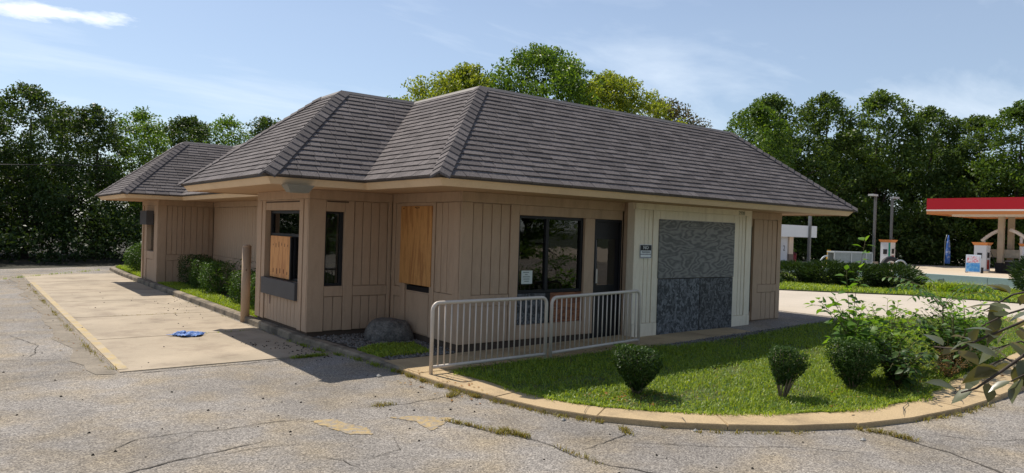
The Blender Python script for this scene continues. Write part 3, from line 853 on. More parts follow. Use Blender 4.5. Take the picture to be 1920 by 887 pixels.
ZB, ZT = .165, 2.46
BELT0, BELT1, FR = .70, .86, 2.20
def plinth(w, length, u0=0.0): w.piece('plinth', u0+.01, length-.01, .0, ZB-.002, -.12, -.022, M_PLINTH, bev=0)

# main front wall (y = 0)
W = Wall('front_wall', (0, 0, 0), (1, 0, 0), (0, -1, 0), V1, ZB, ZT, [(1.03, 2.40, .38, 2.05), (2.62, V1-.005, ZB, 2.05)], M_TAUPE)
plinth(W, 2.60)
W.trim(-.022, .18, ZB, FR); W.boards(.19, .86, BELT1, FR); W.trim(.18, .86, BELT0, BELT1); W.trim(.87, 1.03, ZB, FR)
W.trim(-.026, V1, FR+.003, Hf+.01, .026); W.trim(1.035, 2.62, 2.052, FR); W.trim(2.40, 2.618, ZB, 2.05)
W.trim(1.035, 2.395, ZB, .378, .014); W.trim(.18, .86, ZB, BELT0-.003, .012)
win = W.piece('window', 1.03, 1.08, .86, 2.05, -.09, -.02, M_DARKTRIM)
for a, b, c, d in ((2.35, 2.398, .86, 2.05), (1.60, 1.66, .905, 2.005), (1.08, 2.35, 2.005, 2.05), (1.08, 2.35, .86, .905), (1.74, 1.79, .905, 2.005), (1.79, 2.35, 1.94, 2.004), (1.79, 2.35, 1.25, 1.29), (2.30, 2.349, .905, 1.25), (2.03, 2.06, 1.29, 1.94)):
    W.piece('window_frame', a, b, c, d, -.088 if a < 1.7 or a > 2.3 else -.13, -.022 if a < 1.7 or a > 2.3 else -.1, M_DARKTRIM, win)
W.piece('pane', 1.08, 1.60, .905, 2.005, -.062, -.056, M_GLASS, win, 0)
W.piece('pane', 1.66, 2.35, .905, 2.005, -.072, -.066, M_GLASS, win, 0)
pp = W.piece('paper_notice', 1.16, 1.375, 1.0, 1.205, -.0555, -.0545, mat('notice_paper', (.62, .66, .62), .8, .08, 20), win, 0)
for k, (a, b) in enumerate(((.03, .15), (.07, .12), (.03, .17), (.04, .16), (.06, .15))):
    W.piece('notice_line', 1.16+a, 1.16+b, 1.172-k*.034, 1.182-k*.034, -.0545, -.0540, mat('notice_ink', (.10, .14, .11), .8), win, 0)
W.piece('osb_panel', 1.045, 1.63, .385, .853, -.05, -.02, M_OSB2, win); W.piece('plywood_panel', 1.72, 2.385, .385, .853, -.05, -.018, plywood_mat('orange_plywood', (.16, .055, .025), (.30, .12, .05), (2, 2, 9)), win)
W.piece('window_frame', 1.632, 1.718, .385, .858, -.05, -.012, M_DARKTRIM, win)
door = W.piece('door', 2.66, V1-.05, .06, 2.0, -.10, -.05, M_DARKTRIM)
for a, b, c, d in ((2.622, 2.66, .06, 2.046), (V1-.05, V1-.008, .06, 2.046), (2.66, V1-.05, 2.0, 2.046)):
    W.piece('door_frame', a, b, c, d, -.11, -.02, M_DARKTRIM, door)
W.piece('pane', 2.75, V1-.14, .95, 1.72, -.0495, -.046, M_GLASS, door, 0)
W.piece('kick_plate', 2.70, V1-.09, .10, .40, -.049, -.045, M_DARKTRIM, door, 0)
W.piece('door_handle', 2.70, 2.74, .98, 1.22, -.045, -.005, mat('steel', (.35, .35, .36), .35, metal=.8), door)
W.piece('door_seal', 2.72, 2.74, 1.0, 1.7, -.049, -.044, mat('steel_dull', (.12, .12, .13), .5), door)

# vestibule (y = -VD)
W = Wall('vestibule_wall', (V1, -VD, 0), (1, 0, 0), (0, -1, 0), V2-V1, .02, ZT, [(.64, 2.78, .02, 2.08)], M_WHITE)
d0 = V1
W.trim(.0, .155, .30, FR+.04); W.boards(.16, .47, .30, FR+.04, .105); W.trim(.475, .64, .30, FR+.04)
W.trim(2.785, 2.88, .30, FR+.04); W.boards(2.885, 3.19, .30, FR+.04, .105); W.trim(3.195, 3.372, .30, FR+.04)
W.trim(.0, .64, .03, .297, .03); W.trim(2.785, 3.372, .03, .297, .03)
W.trim(.645, 2.78, 2.085, FR+.04); W.trim(.02, 3.372, FR+.043, Hf+.01, .026)
W.piece('plywood_board', .61, 2.80, 1.06, 2.09, .024, .042, M_GPLY)
W.piece('osb_board', .62, 1.770, .02, 1.050, .024, .042, M_OSB)
W.piece('osb_board', 1.792, 2.79, .05, 1.050, .024, .036, M_OSB2)
NAIL = mat('rust_stain', (.10, .05, .03), .9)
for k in range(9):
    W.piece('nail_head', .66+k*.26, .675+k*.26, 2.05, 2.064, .0422, .0445, NAIL, bev=0)
sg = W.piece('no_trespassing_sign', .13, .43, 1.41, 1.645, .030, .036, mat('sign_white', (.72, .74, .74), .5))
sg['label'] = 'black and white sign that reads NO TRESPASSING'
W.piece('sign_face', .138, .422, 1.422, 1.637, .0362, .0372, mat('sign_black', (.012, .014, .02), .5), sg, 0)
W.piece('sign_face', .15, .41, 1.485, 1.545, .0374, .0384, mat('sign_white', (.72, .74, .74), .5), sg, 0)
W.piece('sign_face', .15, .41, 1.432, 1.475, .0374, .0384, mat('sign_white', (.72, .74, .74), .5), sg, 0)
def text_mesh(name, body, size, material, parent, center, rot, extr=.0008, sx=1.0):
    cu = bpy.data.curves.new(name, 'FONT'); cu.body = body; cu.size = size; cu.align_x = 'CENTER'; cu.align_y = 'CENTER'; cu.extrude = extr; cu.resolution_u = 2
    tmp = bpy.data.objects.new(name+'_t', cu); COL.objects.link(tmp)
    dg = bpy.context.evaluated_depsgraph_get(); me = bpy.data.meshes.new_from_object(tmp.evaluated_get(dg))
    bpy.data.objects.remove(tmp); bpy.data.curves.remove(cu)
    me.materials.clear(); me.materials.append(material)
    o_ = link(name, me, parent); o_.rotation_euler = rot; o_.scale = (sx, 1, 1)
    q = parent; off = Vector((0, 0, 0))
    while q is not None: off += q.location; q = q.parent
    o_.location = Vector(center) - off
    return o_
FRONT = (math.pi/2, 0, 0)
INK = mat('sign_black', (.012, .014, .02)); SW = mat('sign_white', (.72, .74, .74))
text_mesh('lettering', 'NO', .085, SW, sg, (V1+.28, -VD-.0380, 1.592), FRONT)
text_mesh('lettering', 'TRESPASSING', .05, INK, sg, (V1+.28, -VD-.0392, 1.515), FRONT, sx=.72)
text_mesh('house_number', '2920', .10, mat('number_paint', (.40, .38, .30), .6), W.obj, (V1+3.02, -VD-.030, 2.288), FRONT, .006)
W = Wall('vestibule_wall', (V1, 0, 0), (0, -1, 0), (-1, 0, 0), VD-.141, .02, ZT, [], M_TAUPE)
W = Wall('vestibule_wall', (V2, 0, 0), (0, -1, 0), (1, 0, 0), VD-.141, .02, ZT, [], M_WHITE)

# front wall right of the vestibule
W = Wall('front_wall', (V2, 0, 0), (1, 0, 0), (0, -1, 0), XR-V2, ZB-.04, ZT, [(.34, .43, .31, 2.05)], M_TAUPE)
plinth(W, XR-V2)
W.trim(.02, .33, ZB-.03, FR); W.trim(.44, .60, ZB-.03, FR); W.boards(.61, 1.28, BELT1, FR, .17); W.boards(.61, 1.28, ZB-.03, BELT0, .17); W.trim(.605, 1.285, BELT0+.003, BELT1-.003); W.trim(1.29, XR-V2-.002, ZB-.03, FR); W.trim(.02, XR-V2, FR+.003, Hf+.01, .026)
W.piece('dark_slot', .345, .425, .315, 2.045, -.05, -.02, M_DARKTRIM)  # narrow dark strip set into the slot in the wall

# right, rear walls
W = Wall('right_wall', (XR, 0, 0), (0, 1, 0), (1, 0, 0), Y4, ZB-.04, ZT, [], M_TAUPE); W.trim(.002, .16, ZB, FR)
W = Wall('rear_wall', (-B2, Y4, 0), (1, 0, 0), (0, 1, 0), XR+B2-.141, ZB, ZT, [], M_TAUPE)

# main left wall (x = 0), u runs from the front corner backwards
W = Wall('side_wall', (0, 0, 0), (0, 1, 0), (-1, 0, 0), Y1, ZB, ZT, [(.80, 1.55, .82, 2.05)], M_TAUPE)
plinth(W, Y1)
W.trim(.0, .17, ZB, FR); W.boards(.18, .67, BELT1, FR); W.trim(.175, .675, ZB, BELT1-.003, .014); W.trim(.68, .80, ZB, FR); W.trim(1.55, 1.70, ZB, FR); W.boards(1.705, 1.90, BELT1, FR); W.boards(1.705, 1.90, ZB, BELT0); W.trim(1.705, 1.905, BELT0+.003, BELT1-.003); W.trim(1.905, Y1-.03, ZB, FR)
W.trim(.0, Y1-.03, FR+.003, Hf+.01, .026); W.trim(.803, 1.548, 2.053, FR)
W.piece('under_panel', .84, 1.50, ZB+.02, .80, -.05, .006, M_TAUPE)
wd_ = W.piece('window', .80, 1.55, .82, .90, -.08, -.02, M_DARKTRIM); W.piece('pane', .82, 1.53, .905, 2.04, -.06, -.054, M_GLASS, wd_, 0)
W.piece('plywood_board', .75, 1.69, .925, 2.145, .023, .041, M_PLY)
for a, b in ((1.62, 2.10), (1.25, 2.115), (1.21, 2.105), (1.15, 2.11)): W.piece('stain', a-.035, a, b, b+.02, .0412, .042, NAIL, bev=0)

# drive-up bay: front face (y = Y1) and left face (x = -B1)
W = Wall('bay_front_wall', (-B1, Y1, 0), (1, 0, 0), (0, -1, 0), B1, ZB, ZT, [(.25, .56, .86, 2.02)], M_TAUPE)
plinth(W, B1-.12)
W.trim(-.024, .245, ZB, FR); W.trim(.565, .72, ZB, FR); W.boards(.73, 1.315, BELT1, FR); W.boards(.73, 1.315, ZB, BELT0); W.boards(.25, .56, ZB, BELT0); W.trim(.25, .56, BELT0+.003, BELT1-.003); W.trim(.725, 1.32, BELT0+.003, BELT1-.003); W.trim(1.325, B1-.03, ZB, FR); W.trim(-.026, B1-.03, FR+.003, Hf+.01, .026); W.trim(.25, .56, 2.023, FR)
wf = W.piece('window', .25, .28, .86, 2.02, -.09, -.02, M_DARKTRIM)
for a, b, c, d in ((.505, .558, .86, 2.02), (.28, .505, 1.985, 2.02), (.28, .505, .86, .90)): W.piece('window_frame', a, b, c, d, -.088, -.022, M_DARKTRIM, wf)
W.piece('pane', .28, .505, .90, 1.985, -.06, -.055, M_GLASS, wf, 0)
W.piece('vent_slot', .26, .62, 2.165, 2.188, .0215, .026, M_PLINTH, bev=0)
W = Wall('bay_side_wall', (-B1, Y1, 0), (0, 1, 0), (-1, 0, 0), Y2-Y1, ZB, ZT, [(.35, 1.90, .88, 2.03)], M_TAUPE)
plinth(W, Y2-Y1)
W.trim(.0, .17, ZB, FR, .024); W.trim(.20, .348, ZB, FR, .03); W.trim(1.905, 2.06, ZB, FR, .03); W.trim(2.12, Y2-Y1-.001, ZB, FR, .024)
W.boards(.352, 1.90, ZB, .60, .15); W.trim(.0, Y2-Y1-.001, FR+.003, Hf+.01, .026); W.trim(.352, 1.90, 2.033, FR, .024); W.piece('shadow_slot', .36, 1.88, 2.155, 2.175, .0235, .030, M_PLINTH, bev=0)
W.piece('serving_ledge', .352, 1.92, .61, .885, -.02, .075, M_GREYTRIM)
wp = W.piece('pickup_window', .352, .40, .89, 2.028, -.13, -.06, M_DARKTRIM)
for a, b, c, d in ((1.84, 1.898, .89, 2.028), (.40, 1.84, 1.98, 2.028), (.40, 1.84, .89, .93), (.78, .83, .93, 1.60), (.40, 1.84, 1.60, 1.645)): W.piece('window_frame', a, b, c, d, -.128, -.062, M_DARKTRIM, wp)
W.piece('pane', .40, 1.84, 1.645, 1.98, -.10, -.095, M_GLASS, wp, 0)
W.piece('pane', .40, .78, .93, 1.60, -.10, -.095, M_GLASS, wp, 0)
W.piece('plywood_board', .83, 1.72, .905, 1.60, -.04, -.008, M_PLYH)
W.piece('board_backing', .79, .83, .905, 1.59, -.05, -.012, M_DARKTRIM)
KN = mat('pine_knot', (.10, .04, .02), .8)
for k in range(6):
    a = .90+k*.135; W.piece('knot', a, a+.022, 1.42+random.uniform(-.02, .03), 1.475+random.uniform(-.02, .03), -.0078, -.0072, KN, bev=0)
for k in range(5):
    a = .90+k*.16; W.piece('knot', a, a+.03, .96+random.uniform(-.02, .05), 1.02+random.uniform(-.0, .05), -.0078, -.0072, KN, bev=0)
W.piece('peeled_paint', 1.60, 1.66, .44, .59, .0095, .0108, mat('bare_primer', (.20, .13, .10), .9), bev=0)
W = Wall('bay_rear_wall', (-B1+.142, Y2, 0), (1, 0, 0), (0, 1, 0), B1+RC-.142, ZB, ZT, [], M_TAUPE)

# recessed side wall and the second bay
W = Wall('recess_wall', (RC, Y2+.001, 0), (0, 1, 0), (-1, 0, 0), Y3-Y2-.002, ZB-.1, ZT, [], M_TAUPE)
W.boards(.1, 3.0, BELT1, FR, .2); W.trim(3.01, 3.2, ZB, FR); W.boards(3.21, 8.1, BELT1, FR, .2); W.boards(.1, 8.1, ZB-.05, BELT0, .2); W.trim(.05, 8.15, BELT0+.003, BELT1-.003); W.trim(.05, 8.2, FR+.003, Hf+.01, .026)
W = Wall('second_bay_front', (-B2, Y3, 0), (1, 0, 0), (0, -1, 0), B2+RC, ZB-.08, ZT, [], M_TAUPE)
W.trim(-.022, .2, ZB-.07, FR); W.boards(.21, .60, BELT1, FR, .13); W.boards(.66, 1.30, BELT1, FR, .16); W.boards(.21, 1.30, ZB-.07, BELT0, .18); W.trim(.205, 1.35, BELT0+.003, BELT1-.003); W.trim(.605, .655, BELT1, FR); W.trim(-.026, 1.40, FR+.003, Hf+.01, .026)
W = Wall('second_bay_side', (-B2, Y3, 0), (0, 1, 0), (-1, 0, 0), Y4-Y3, ZB-.08, ZT, [(.45, 1.35, .92, 1.98)], M_TAUPE)
W.trim(.0, .15, ZB-.07, FR); W.trim(.155, .44, ZB-.07, FR, .018); W.trim(1.36, 1.6, ZB-.07, FR, .03); W.trim(1.9, Y4-Y3, ZB-.07, FR, .022); W.boards(.45, 1.35, ZB-.07, BELT0, .15); W.trim(.45, 1.35, BELT0+.003, .918); W.trim(.0, Y4-Y3, FR+.003, Hf+.01, .026); W.trim(.45, 1.35, 1.983, FR)
ws = W.piece('drive_window', .46, .52, .92, 1.98, -.12, -.02, M_DARKTRIM); W.piece('pane', .52, 1.345, .93, 1.97, -.09, -.085, M_GLASS, ws, 0)
W.piece('window_hood', .48, 1.35, 1.66, 2.05, .024, .21, M_GREYTRIM)
# interior partition, floor
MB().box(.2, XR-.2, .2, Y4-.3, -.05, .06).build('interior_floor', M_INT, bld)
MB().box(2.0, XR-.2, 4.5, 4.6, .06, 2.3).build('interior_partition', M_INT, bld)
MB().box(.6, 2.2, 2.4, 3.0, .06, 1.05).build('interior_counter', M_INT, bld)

# soffit lamp under the bay corner
lampb = empty('soffit_lamp', (-2.02, .98, 2.335))
tag(lampb, 'small wedge shaped box lamp under the drive-up bay eave corner', 'lamp')
mb = MB().add([(-.19, -.12, 0), (.19, -.12, 0), (.19, .12, 0), (-.19, .12, 0), (-.13, -.07, -.10), (.13, -.07, -.10), (.13, .07, -.10), (-.13, .07, -.10)], [(0, 1, 2, 3), (7, 6, 5, 4), (0, 4, 5, 1), (1, 5, 6, 2), (2, 6, 7, 3), (3, 7, 4, 0)])
mb.build('housing', mat('lamp_housing', (.23, .21, .17), .6, .2, 8), lampb)
MB().box(-.10, .10, -.05, .05, -.106, -.101).build('lens', mat('lamp_lens', (.35, .33, .28), .4), lampb)
#PART3
# ================================================================== THINGS NEAR THE BUILDING
# bollard
bo = empty('bollard', (-1.50, 4.72, 0))
tag(bo, 'tall tan painted steel bollard standing at the kerb by the pickup window', 'bollard')
mb = MB(); mb.tube([(0, 0, -.1), (0, 0, 1.36)], .078, 20)
M_BOL = mat('bollard_paint', (0.40, 0.29, 0.20), .6, .12, 3, 30, .06)
mb.build('post', M_BOL, bo, True)
mb = MB(); rings = [(1.36, .079), (1.385, .074), (1.402, .055), (1.41, .002)]
mb.tube([(0, 0, z) for z, r in rings], [r for z, r in rings], 20); mb.build('cap', M_BOL, bo, True)
for k, (a, z) in enumerate(((2.6, .75), (2.7, .52), (4.4, .95))):
    MB().box(-.008, .008, -.008, .008, -.012, .012).build('rust_spot', NAIL, bo, loc=(.0785*math.cos(a), .0785*math.sin(a), z))

# guard railing: two welded panels
def railing(label, A, B, zt, nb, bent=(True, True)):
    A, B = Vector(A), Vector(B); d = B-A; Ln = d.length; d.normalize()
    r = empty('guard_rail', (A.x, A.y, 0), math.atan2(d.y, d.x))
    tag(r, label, 'railing', 'guard rails in front of the entrance')
    z0 = gz(A.x)+.05; z1 = gz(B.x)+.05; zl = lambda u: z0+(z1-z0)*u/Ln
    R_ = .09; hgt = zt
    pts = [(0, 0, z0-.08), (0, 0, z0+hgt-R_)]
    for k in range(1, 6): a = math.pi/2*k/5; pts.append((R_-R_*math.cos(a), 0, z0+hgt-R_+R_*math.sin(a)))
    for k in range(0, 5): a = math.pi/2*k/5; pts.append((Ln-R_+R_*math.sin(a), 0, z1+hgt-R_+R_*math.cos(a)))
    pts += [(Ln, 0, z1+hgt-R_), (Ln, 0, z1-.08)]
    mb_ = MB(); mb_.tube(pts, .0235, 12); mb_.build('frame_tube', M_RAIL, r, True)
    mb_ = MB(); mb_.tube([(0, 0, z0+.085), (Ln, 0, z1+.085)], .021, 10); mb_.build('bottom_rail', M_RAIL, r, True)
    for k in range(nb):
        u = (k+1)*Ln/(nb+1)
        mb_ = MB(); mb_.tube([(0, 0, zl(u)+.085), (0, 0, zl(u)+hgt)], .0095, 6); mb_.build('baluster', M_RAIL, r, True, (u, 0, 0))
    return r
railing('pale metal guard rail panel with vertical bars at the end nearest the drive lane', (-1.11, -1.09), (.745, -1.03), .86, 19)
railing('pale metal guard rail panel with vertical bars nearest the boarded entrance', (.86, -1.01), (2.82, -.86), .85, 19)

# boulder
rg = np.random.default_rng(4)
bm = bmesh.new(); bmesh.ops.create_icosphere(bm, subdivisions=4, radius=1)
from mathutils import noise as mnoise
for v in bm.verts:
    p = v.co.copy(); n_ = mnoise.noise(p*1.1+Vector((3, 1, 7)))*.16+mnoise.noise(p*3.1)*.05+mnoise.noise(p*9)*.018
    v.co = Vector((p.x*.37, p.y*.31, p.z*.27))*(1+n_)
    if v.co.z > .2: v.co.z = .2+(v.co.z-.2)*.75
me = bpy.data.meshes.new('boulder'); bm.to_mesh(me); bm.free(); me.materials.append(M_ROCK)
me.polygons.foreach_set('use_smooth', [True]*len(me.polygons))
bo = link('boulder', me, None, (-.33, 1.42, .14)); bo.rotation_euler = (0, 0, -.6)
tag(bo, 'rounded grey granite boulder in the shaded corner bed', 'boulder')

# crumpled blue cloth
bm = bmesh.new(); bmesh.ops.create_grid(bm, x_segments=34, y_segments=26, size=.5)
for v in bm.verts:
    x, y = v.co.x, v.co.y
    n1 = mnoise.noise(Vector((x*5, y*5, 1.0))); n2 = mnoise.noise(Vector((x*13, y*13, 4.0))); n3 = mnoise.noise(Vector((x*3, y*3, 9.0)))
    edge = 1-max(abs(x), abs(y))*1.4
    v.co = Vector((x*.40*(1+.5*n3)+.06*n1, y*.30*(1+.5*n1)+.06*n3, .016+max(0, .055*(.55+n1)*(.3+edge)+.022*n2)))
me = bpy.data.meshes.new('blue_cloth'); bm.to_mesh(me); bm.free()
me.materials.append(mat('blue_cloth', (.06, .15, .42), .8, .2, 14, 70, .15, col2=(.36, .46, .66), thr=(.5, .62)))
me.polygons.foreach_set('use_smooth', [True]*len(me.polygons))
o = link('blue_cloth', me, None, (-2.80, 3.47, .0)); o.rotation_euler = (0, 0, -.7)
tag(o, 'crumpled blue cloth lying on the concrete drive lane', 'cloth')

# service cable
mb = MB()
mb.tube([(-30, 17.0+k*0, 3.75-.0*k) if False else (-34+k*3.2, 20.2-.42*k, 3.2-.020*k*(10-k)+.02*k) for k in range(11)], .011, 6)
o = mb.build('overhead_cable', M_DARKTRIM, None, True); tag(o, 'thin dark overhead cable running left across the trees', 'cable')

# gravel in the corner bed, debris on the lot
def pebbles(name, pts, zf, s0, s1, material, label, cat, seed):
    rd_ = random.Random(seed); mb_ = MB()
    for x, y in pts:
        s_ = rd_.uniform(s0, s1); a = rd_.random()*6.28; z = zf(x, y)
        vs = []
        for k in range(6):
            an = a+k*math.pi/3; q = s_*rd_.uniform(.6, 1.1); vs.append((x+q*math.cos(an), y+q*.75*math.sin(an), z+s_*rd_.uniform(.1, .3)))
        vs += [(x, y, z+s_*rd_.uniform(.7, 1.0)), (x, y, z-.004)]
        mb_.add(vs, [(k, (k+1) % 6, 6) for k in range(6)]+[((k+1) % 6, k, 7) for k in range(6)])
    return stuff(mb_.build(name, material), label, cat)
rg = np.random.default_rng(21)
G1 = sample_poly(rg, [(-1.18, 1.3), (-1.12, .3), (-1.1, -.05), (0, 0), (0, 2.0), (-1.35, 2.0)], 2600)
G2 = sample_poly(rg, [(3.0, -1.02), (9.2, -.98), (9.2, -1.05), (6.8, -1.22), (4.6, -1.38), (3.2, -1.34)], 1500)
M_GRAV = island_mat('bed_gravel', (.07, .065, .06), (.24, .22, .20), .9, 60, .2)
pebbles('bed_gravel', G1, BEDZ, .012, .03, M_GRAV, 'dark gravel scattered in the shaded corner bed', 'gravel', 1)
pebbles('strip_gravel', G2, lambda x, y: WZ(x, y)-.02, .012, .028, M_GRAV, 'dark gravel strip between the walkway and the lawn', 'gravel', 2)
D = np.vstack([sample_poly(rg, [(-8, -2.5), (-1.4, -2.5), (-1.6, 12), (-9, 16)], 150), sample_poly(rg, [(-5, -5), (1, -5.6), (-1.4, -1.5), (-4.6, -1)], 46), sample_poly(rg, [(-2.3, 2.4), (-1.58, 2.4), (-1.5, .5), (-1.8, .6)], 90), sample_poly(rg, [(-2.4, 6), (-1.62, 6), (-1.62, 9), (-2.2, 9)], 40), sample_poly(rg, [(9.5, -1), (15, -1), (15, 6), (9.5, 6)], 60)])
pebbles('lot_debris', D, lambda x, y: gz(x)+(.012 if -4.11 < x < -1.6 and y > .95 else 0), .006, .019, mat('walnut_husk', (.03, .024, .018), .9), 'small dark husks and stones scattered over the lot', 'debris', 3)
st = pebbles('kerb_stone_litter', [(-.18, -4.27), (-1.6, -.7), (.9, -5.3), (-1.0, -3.35)], lambda x, y: gz(x), .03, .05, mat('pale_stone', (.3, .29, .27), .9), 'few pale stones lying along the kerb', 'stones', 4)

# ================================================================== GRASS
rg = np.random.default_rng(33)
KIn = np.array(KI[1:-1])
LAWNV = LAWN
p1 = sample_poly(rg, LAWNV, 95000)
# denser towards the camera, thinner far right
keep = rg.random(len(p1)) < np.clip(1.25-.11*np.maximum(0, p1[:, 0]-1), .25, 1)
p1 = p1[keep]
pat0 = np.array([mnoise.noise(Vector((x*1.6+9, y*1.6, 7))) for x, y in p1])
p1 = p1[(pat0 < .28) | (rg.random(len(p1)) < .35)]
z1_ = np.array([WZ(x, y)-.015 for x, y in p1])
pat = np.array([mnoise.noise(Vector((x*1.1, y*1.1, 3))) for x, y in p1])
v, q, t = blades(rg, p1, z1_, .058, .0095, .6)
hmul = np.repeat(1+.45*pat, 5); v[:, 2] = np.repeat(z1_, 5)+(v[:, 2]-np.repeat(z1_, 5))*hmul
stuff(link('lawn_grass', blade_mesh('lawn_grass', v, q, t, L_GRASS)), 'short bright green grass on the curved front lawn', 'grass')
pd_ = sample_poly(rg, LAWNV, 9000); pn = np.array([mnoise.noise(Vector((x*1.6+9, y*1.6, 7))) for x, y in pd_])
pd_ = pd_[(pn > .12) | (rg.random(len(pd_)) < .22)]
v, q, t = blades(rg, pd_, np.array([WZ(x, y)-.012 for x, y in pd_]), .045, .009, 1.0)
stuff(link('lawn_straw', blade_mesh('lawn_straw', v, q, t, L_DRY)), 'dry straw coloured blades scattered through the front lawn', 'straw')
# broad clover / weed leaves in the lawn
pc = sample_poly(rg, LAWNV, 26000); zc = np.array([WZ(x, y) for x, y in pc])+rg.uniform(.005, .05, len(pc))
an = rg.random(len(pc))*6.28
v, q = leaf_arrays(np.column_stack([pc, zc]), np.array([0, 0, 1.0])+rg.normal(0, .35, (len(pc), 3)), np.stack([np.cos(an), np.sin(an), rg.normal(0, .25, len(pc))], 1), rg.uniform(.018, .04, len(pc)), rg.uniform(.012, .024, len(pc)))
stuff(link('lawn_weeds', quads_mesh('lawn_weeds', v, q, leaf_mat('leaf_clover', (.06, .14, .02), (.18, .27, .05), .4, .3))), 'broad leaved clover and weeds mixed into the front lawn', 'weeds')
# side bed grass, corner bed grass
SB = [(-1.40, 4.5), (-.9, 4.6), (-.85, 12.4), (-1.42, 12.4)]
SB2 = [(-1.42, 14.9), (-.55, 14.9), (-.55, 20), (-1.3, 19.6)]
CB = [(-1.15, .15), (-.35, .15), (-.2, .9), (-.75, 1.0), (-1.2, .75)]
PS = [(sample_poly(rg, SB, 14000), .07), (sample_poly(rg, SB2, 9000), .10), (sample_poly(rg, CB, 3800), .055)]
vv = []; qq = []; tt = []; ofs = 0
for P_, h in PS:
    zz_ = np.array([BEDZ(x, y)-.005 for x, y in P_]); v, q, t = blades(rg, P_, zz_, h, .011, .5)
    vv.append(v); qq.append(q+ofs); tt.append(t+ofs); ofs += len(v)
stuff(link('bed_grass', blade_mesh('bed_grass', np.vstack(vv), np.vstack(qq), np.vstack(tt), L_GRASS)), 'grass growing in the side bed and corner bed by the walls', 'grass')
# verge
P_ = sample_poly(rg, [(12.6, 11), (14.2, 7.3), (15.8, 4.6), (17.3, 2.9), (18.45, 1.72), (19.0, -.75), (19.7, -4), (26, -4), (26, 11)], 60000)
v, q, t = blades(rg, P_, np.full(len(P_), .155), .10, .03, .5)
stuff(link('verge_grass', blade_mesh('verge_grass', v, q, t, L_GRASS)), 'bright grass on the roadside verge below the hedge', 'grass')
# ragged lawn fringe spilling over the concrete edge
fr_ = []
for a, b in zip(KI[1:13], KI[2:14]):
    n_ = int((Vector(b)-Vector(a)).length*420); f = rg.random((n_, 1)); q_ = np.array(a)+(np.array(b)-np.array(a))*f
    tn = np.array(b)-np.array(a); tn = tn/np.linalg.norm(tn); nn = np.array([tn[1], -tn[0]])
    fr_.append(q_+nn*np.abs(rg.normal(0, .028, (n_, 1)))*(1+.9*np.sin(q_[:, :1]*7+q_[:, 1:]*5)))
fr_ = np.vstack(fr_); v, q, t = blades(rg, fr_, np.array([WZ(x, y)-.004 for x, y in fr_]), .045, .008, 1.0)
stuff(link('lawn_fringe', blade_mesh('lawn_fringe', v, q, t, L_GRASS)), 'ragged grass fringe creeping over the curved concrete edge', 'grass')
# weeds in joints and cracks
lines = [([(-1.62, 2.2), (-1.5, 1.2), (-1.36, .5), (-1.3, -.5)], 500, .05, 0), ([(-1.27, -.6), (-1.28, -1.1), (-1.25, -1.75), (-1.14, -2.45)], 500, .055, 1), ([(-1.1, -2.5), (-.98, -3.1), (-.75, -3.6)], 350, .04, 1),
         ([(-1.05, -1.2), (-.7, -1.12), (-.62, -1.4), (-.72, -2.2)], 700, .055, 1), ([(-1.12, -2.42), (-.74, -2.35)], 160, .035, 1), ([(-.37, -4.04), (-.07, -3.75)], 160, .035, 1), ([(1.2, -5.12), (1.3, -5.3), (1.28, -5.6)], 260, .05, 1), ([(-.2, -4.3), (.3, -4.68), (.7, -4.9)], 160, .035, 1), ([(2.0, -5.3), (2.6, -5.45), (3.4, -5.5)], 200, .05, 1),
         ([(-4.15, 1.2), (-4.2, 3), (-4.2, 5), (-4.2, 8), (-4.18, 14)], 520, .05, 1), ([(-3.4, 6.35), (-2.6, 6.35), (-2.1, 6.36)], 160, .03, 1), ([(-2.9, 3.58), (-2.2, 3.58), (-1.8, 3.6)], 70, .035, 0), ([(-2.05, .9), (-1.6, .92)], 380, .05, 0),
         ([(-1.97, -2.78), (-1.85, -3.1), (-1.76, -3.45)], 260, .04, 1), ([(-1.72, -3.3), (-1.66, -3.62)], 240, .05, 1), ([(-1.62, -3.95), (-1.6, -4.5)], 90, .03, 1), ([(-1.45, -2.0), (-1.3, -1.95)], 130, .05, 1), ([(-2.3, -1.94), (-2.1, -1.98)], 80, .04, 1), ([(-.82, -4.02), (-.7, -3.85)], 130, .035, 1), ([(-1.15, -.65), (-.9, -1.1)], 300, .06, 0), ([(-1.6, 3), (-1.62, 8), (-1.66, 16)], 260, .035, 1), ([(-4.6, 16), (-3, 18), (-1.8, 19.5)], 300, .08, 0)]
acc = {0: [[], [], [], 0], 1: [[], [], [], 0]}
for pl, n_, h, kind in lines:
    seg = np.array([(Vector(b)-Vector(a)).length for a, b in zip(pl[:-1], pl[1:])]); cs = np.concatenate([[0], np.cumsum(seg)])/seg.sum()
    u = rg.random(n_); u = np.clip(u+.06*np.sin(u*37+n_), 0, 1); k = np.clip(np.searchsorted(cs, u)-1, 0, len(seg)-1)
    A_ = np.array(pl)[k]; B_ = np.array(pl)[k+1]; f = ((u-cs[k])/(cs[k+1]-cs[k]))[:, None]
    P_ = A_+(B_-A_)*f+rg.normal(0, .022, (n_, 2))
    zz_ = np.array([gz(x) for x, y in P_])
    v, q, t = blades(rg, P_, zz_, h, .007, .9)
    a = acc[kind]; a[0].append(v); a[1].append(q+a[3]); a[2].append(t+a[3]); a[3] += len(v)
stuff(link('joint_weeds', blade_mesh('joint_weeds', np.vstack(acc[0][0]), np.vstack(acc[0][1]), np.vstack(acc[0][2]), L_GRASS)), 'green weeds sprouting along kerb and joints', 'weeds')
stuff(link('dry_joint_weeds', blade_mesh('dry_joint_weeds', np.vstack(acc[1][0]), np.vstack(acc[1][1]), np.vstack(acc[1][2]), L_DRY)), 'dry yellowish weeds growing out of asphalt cracks and joints', 'weeds')

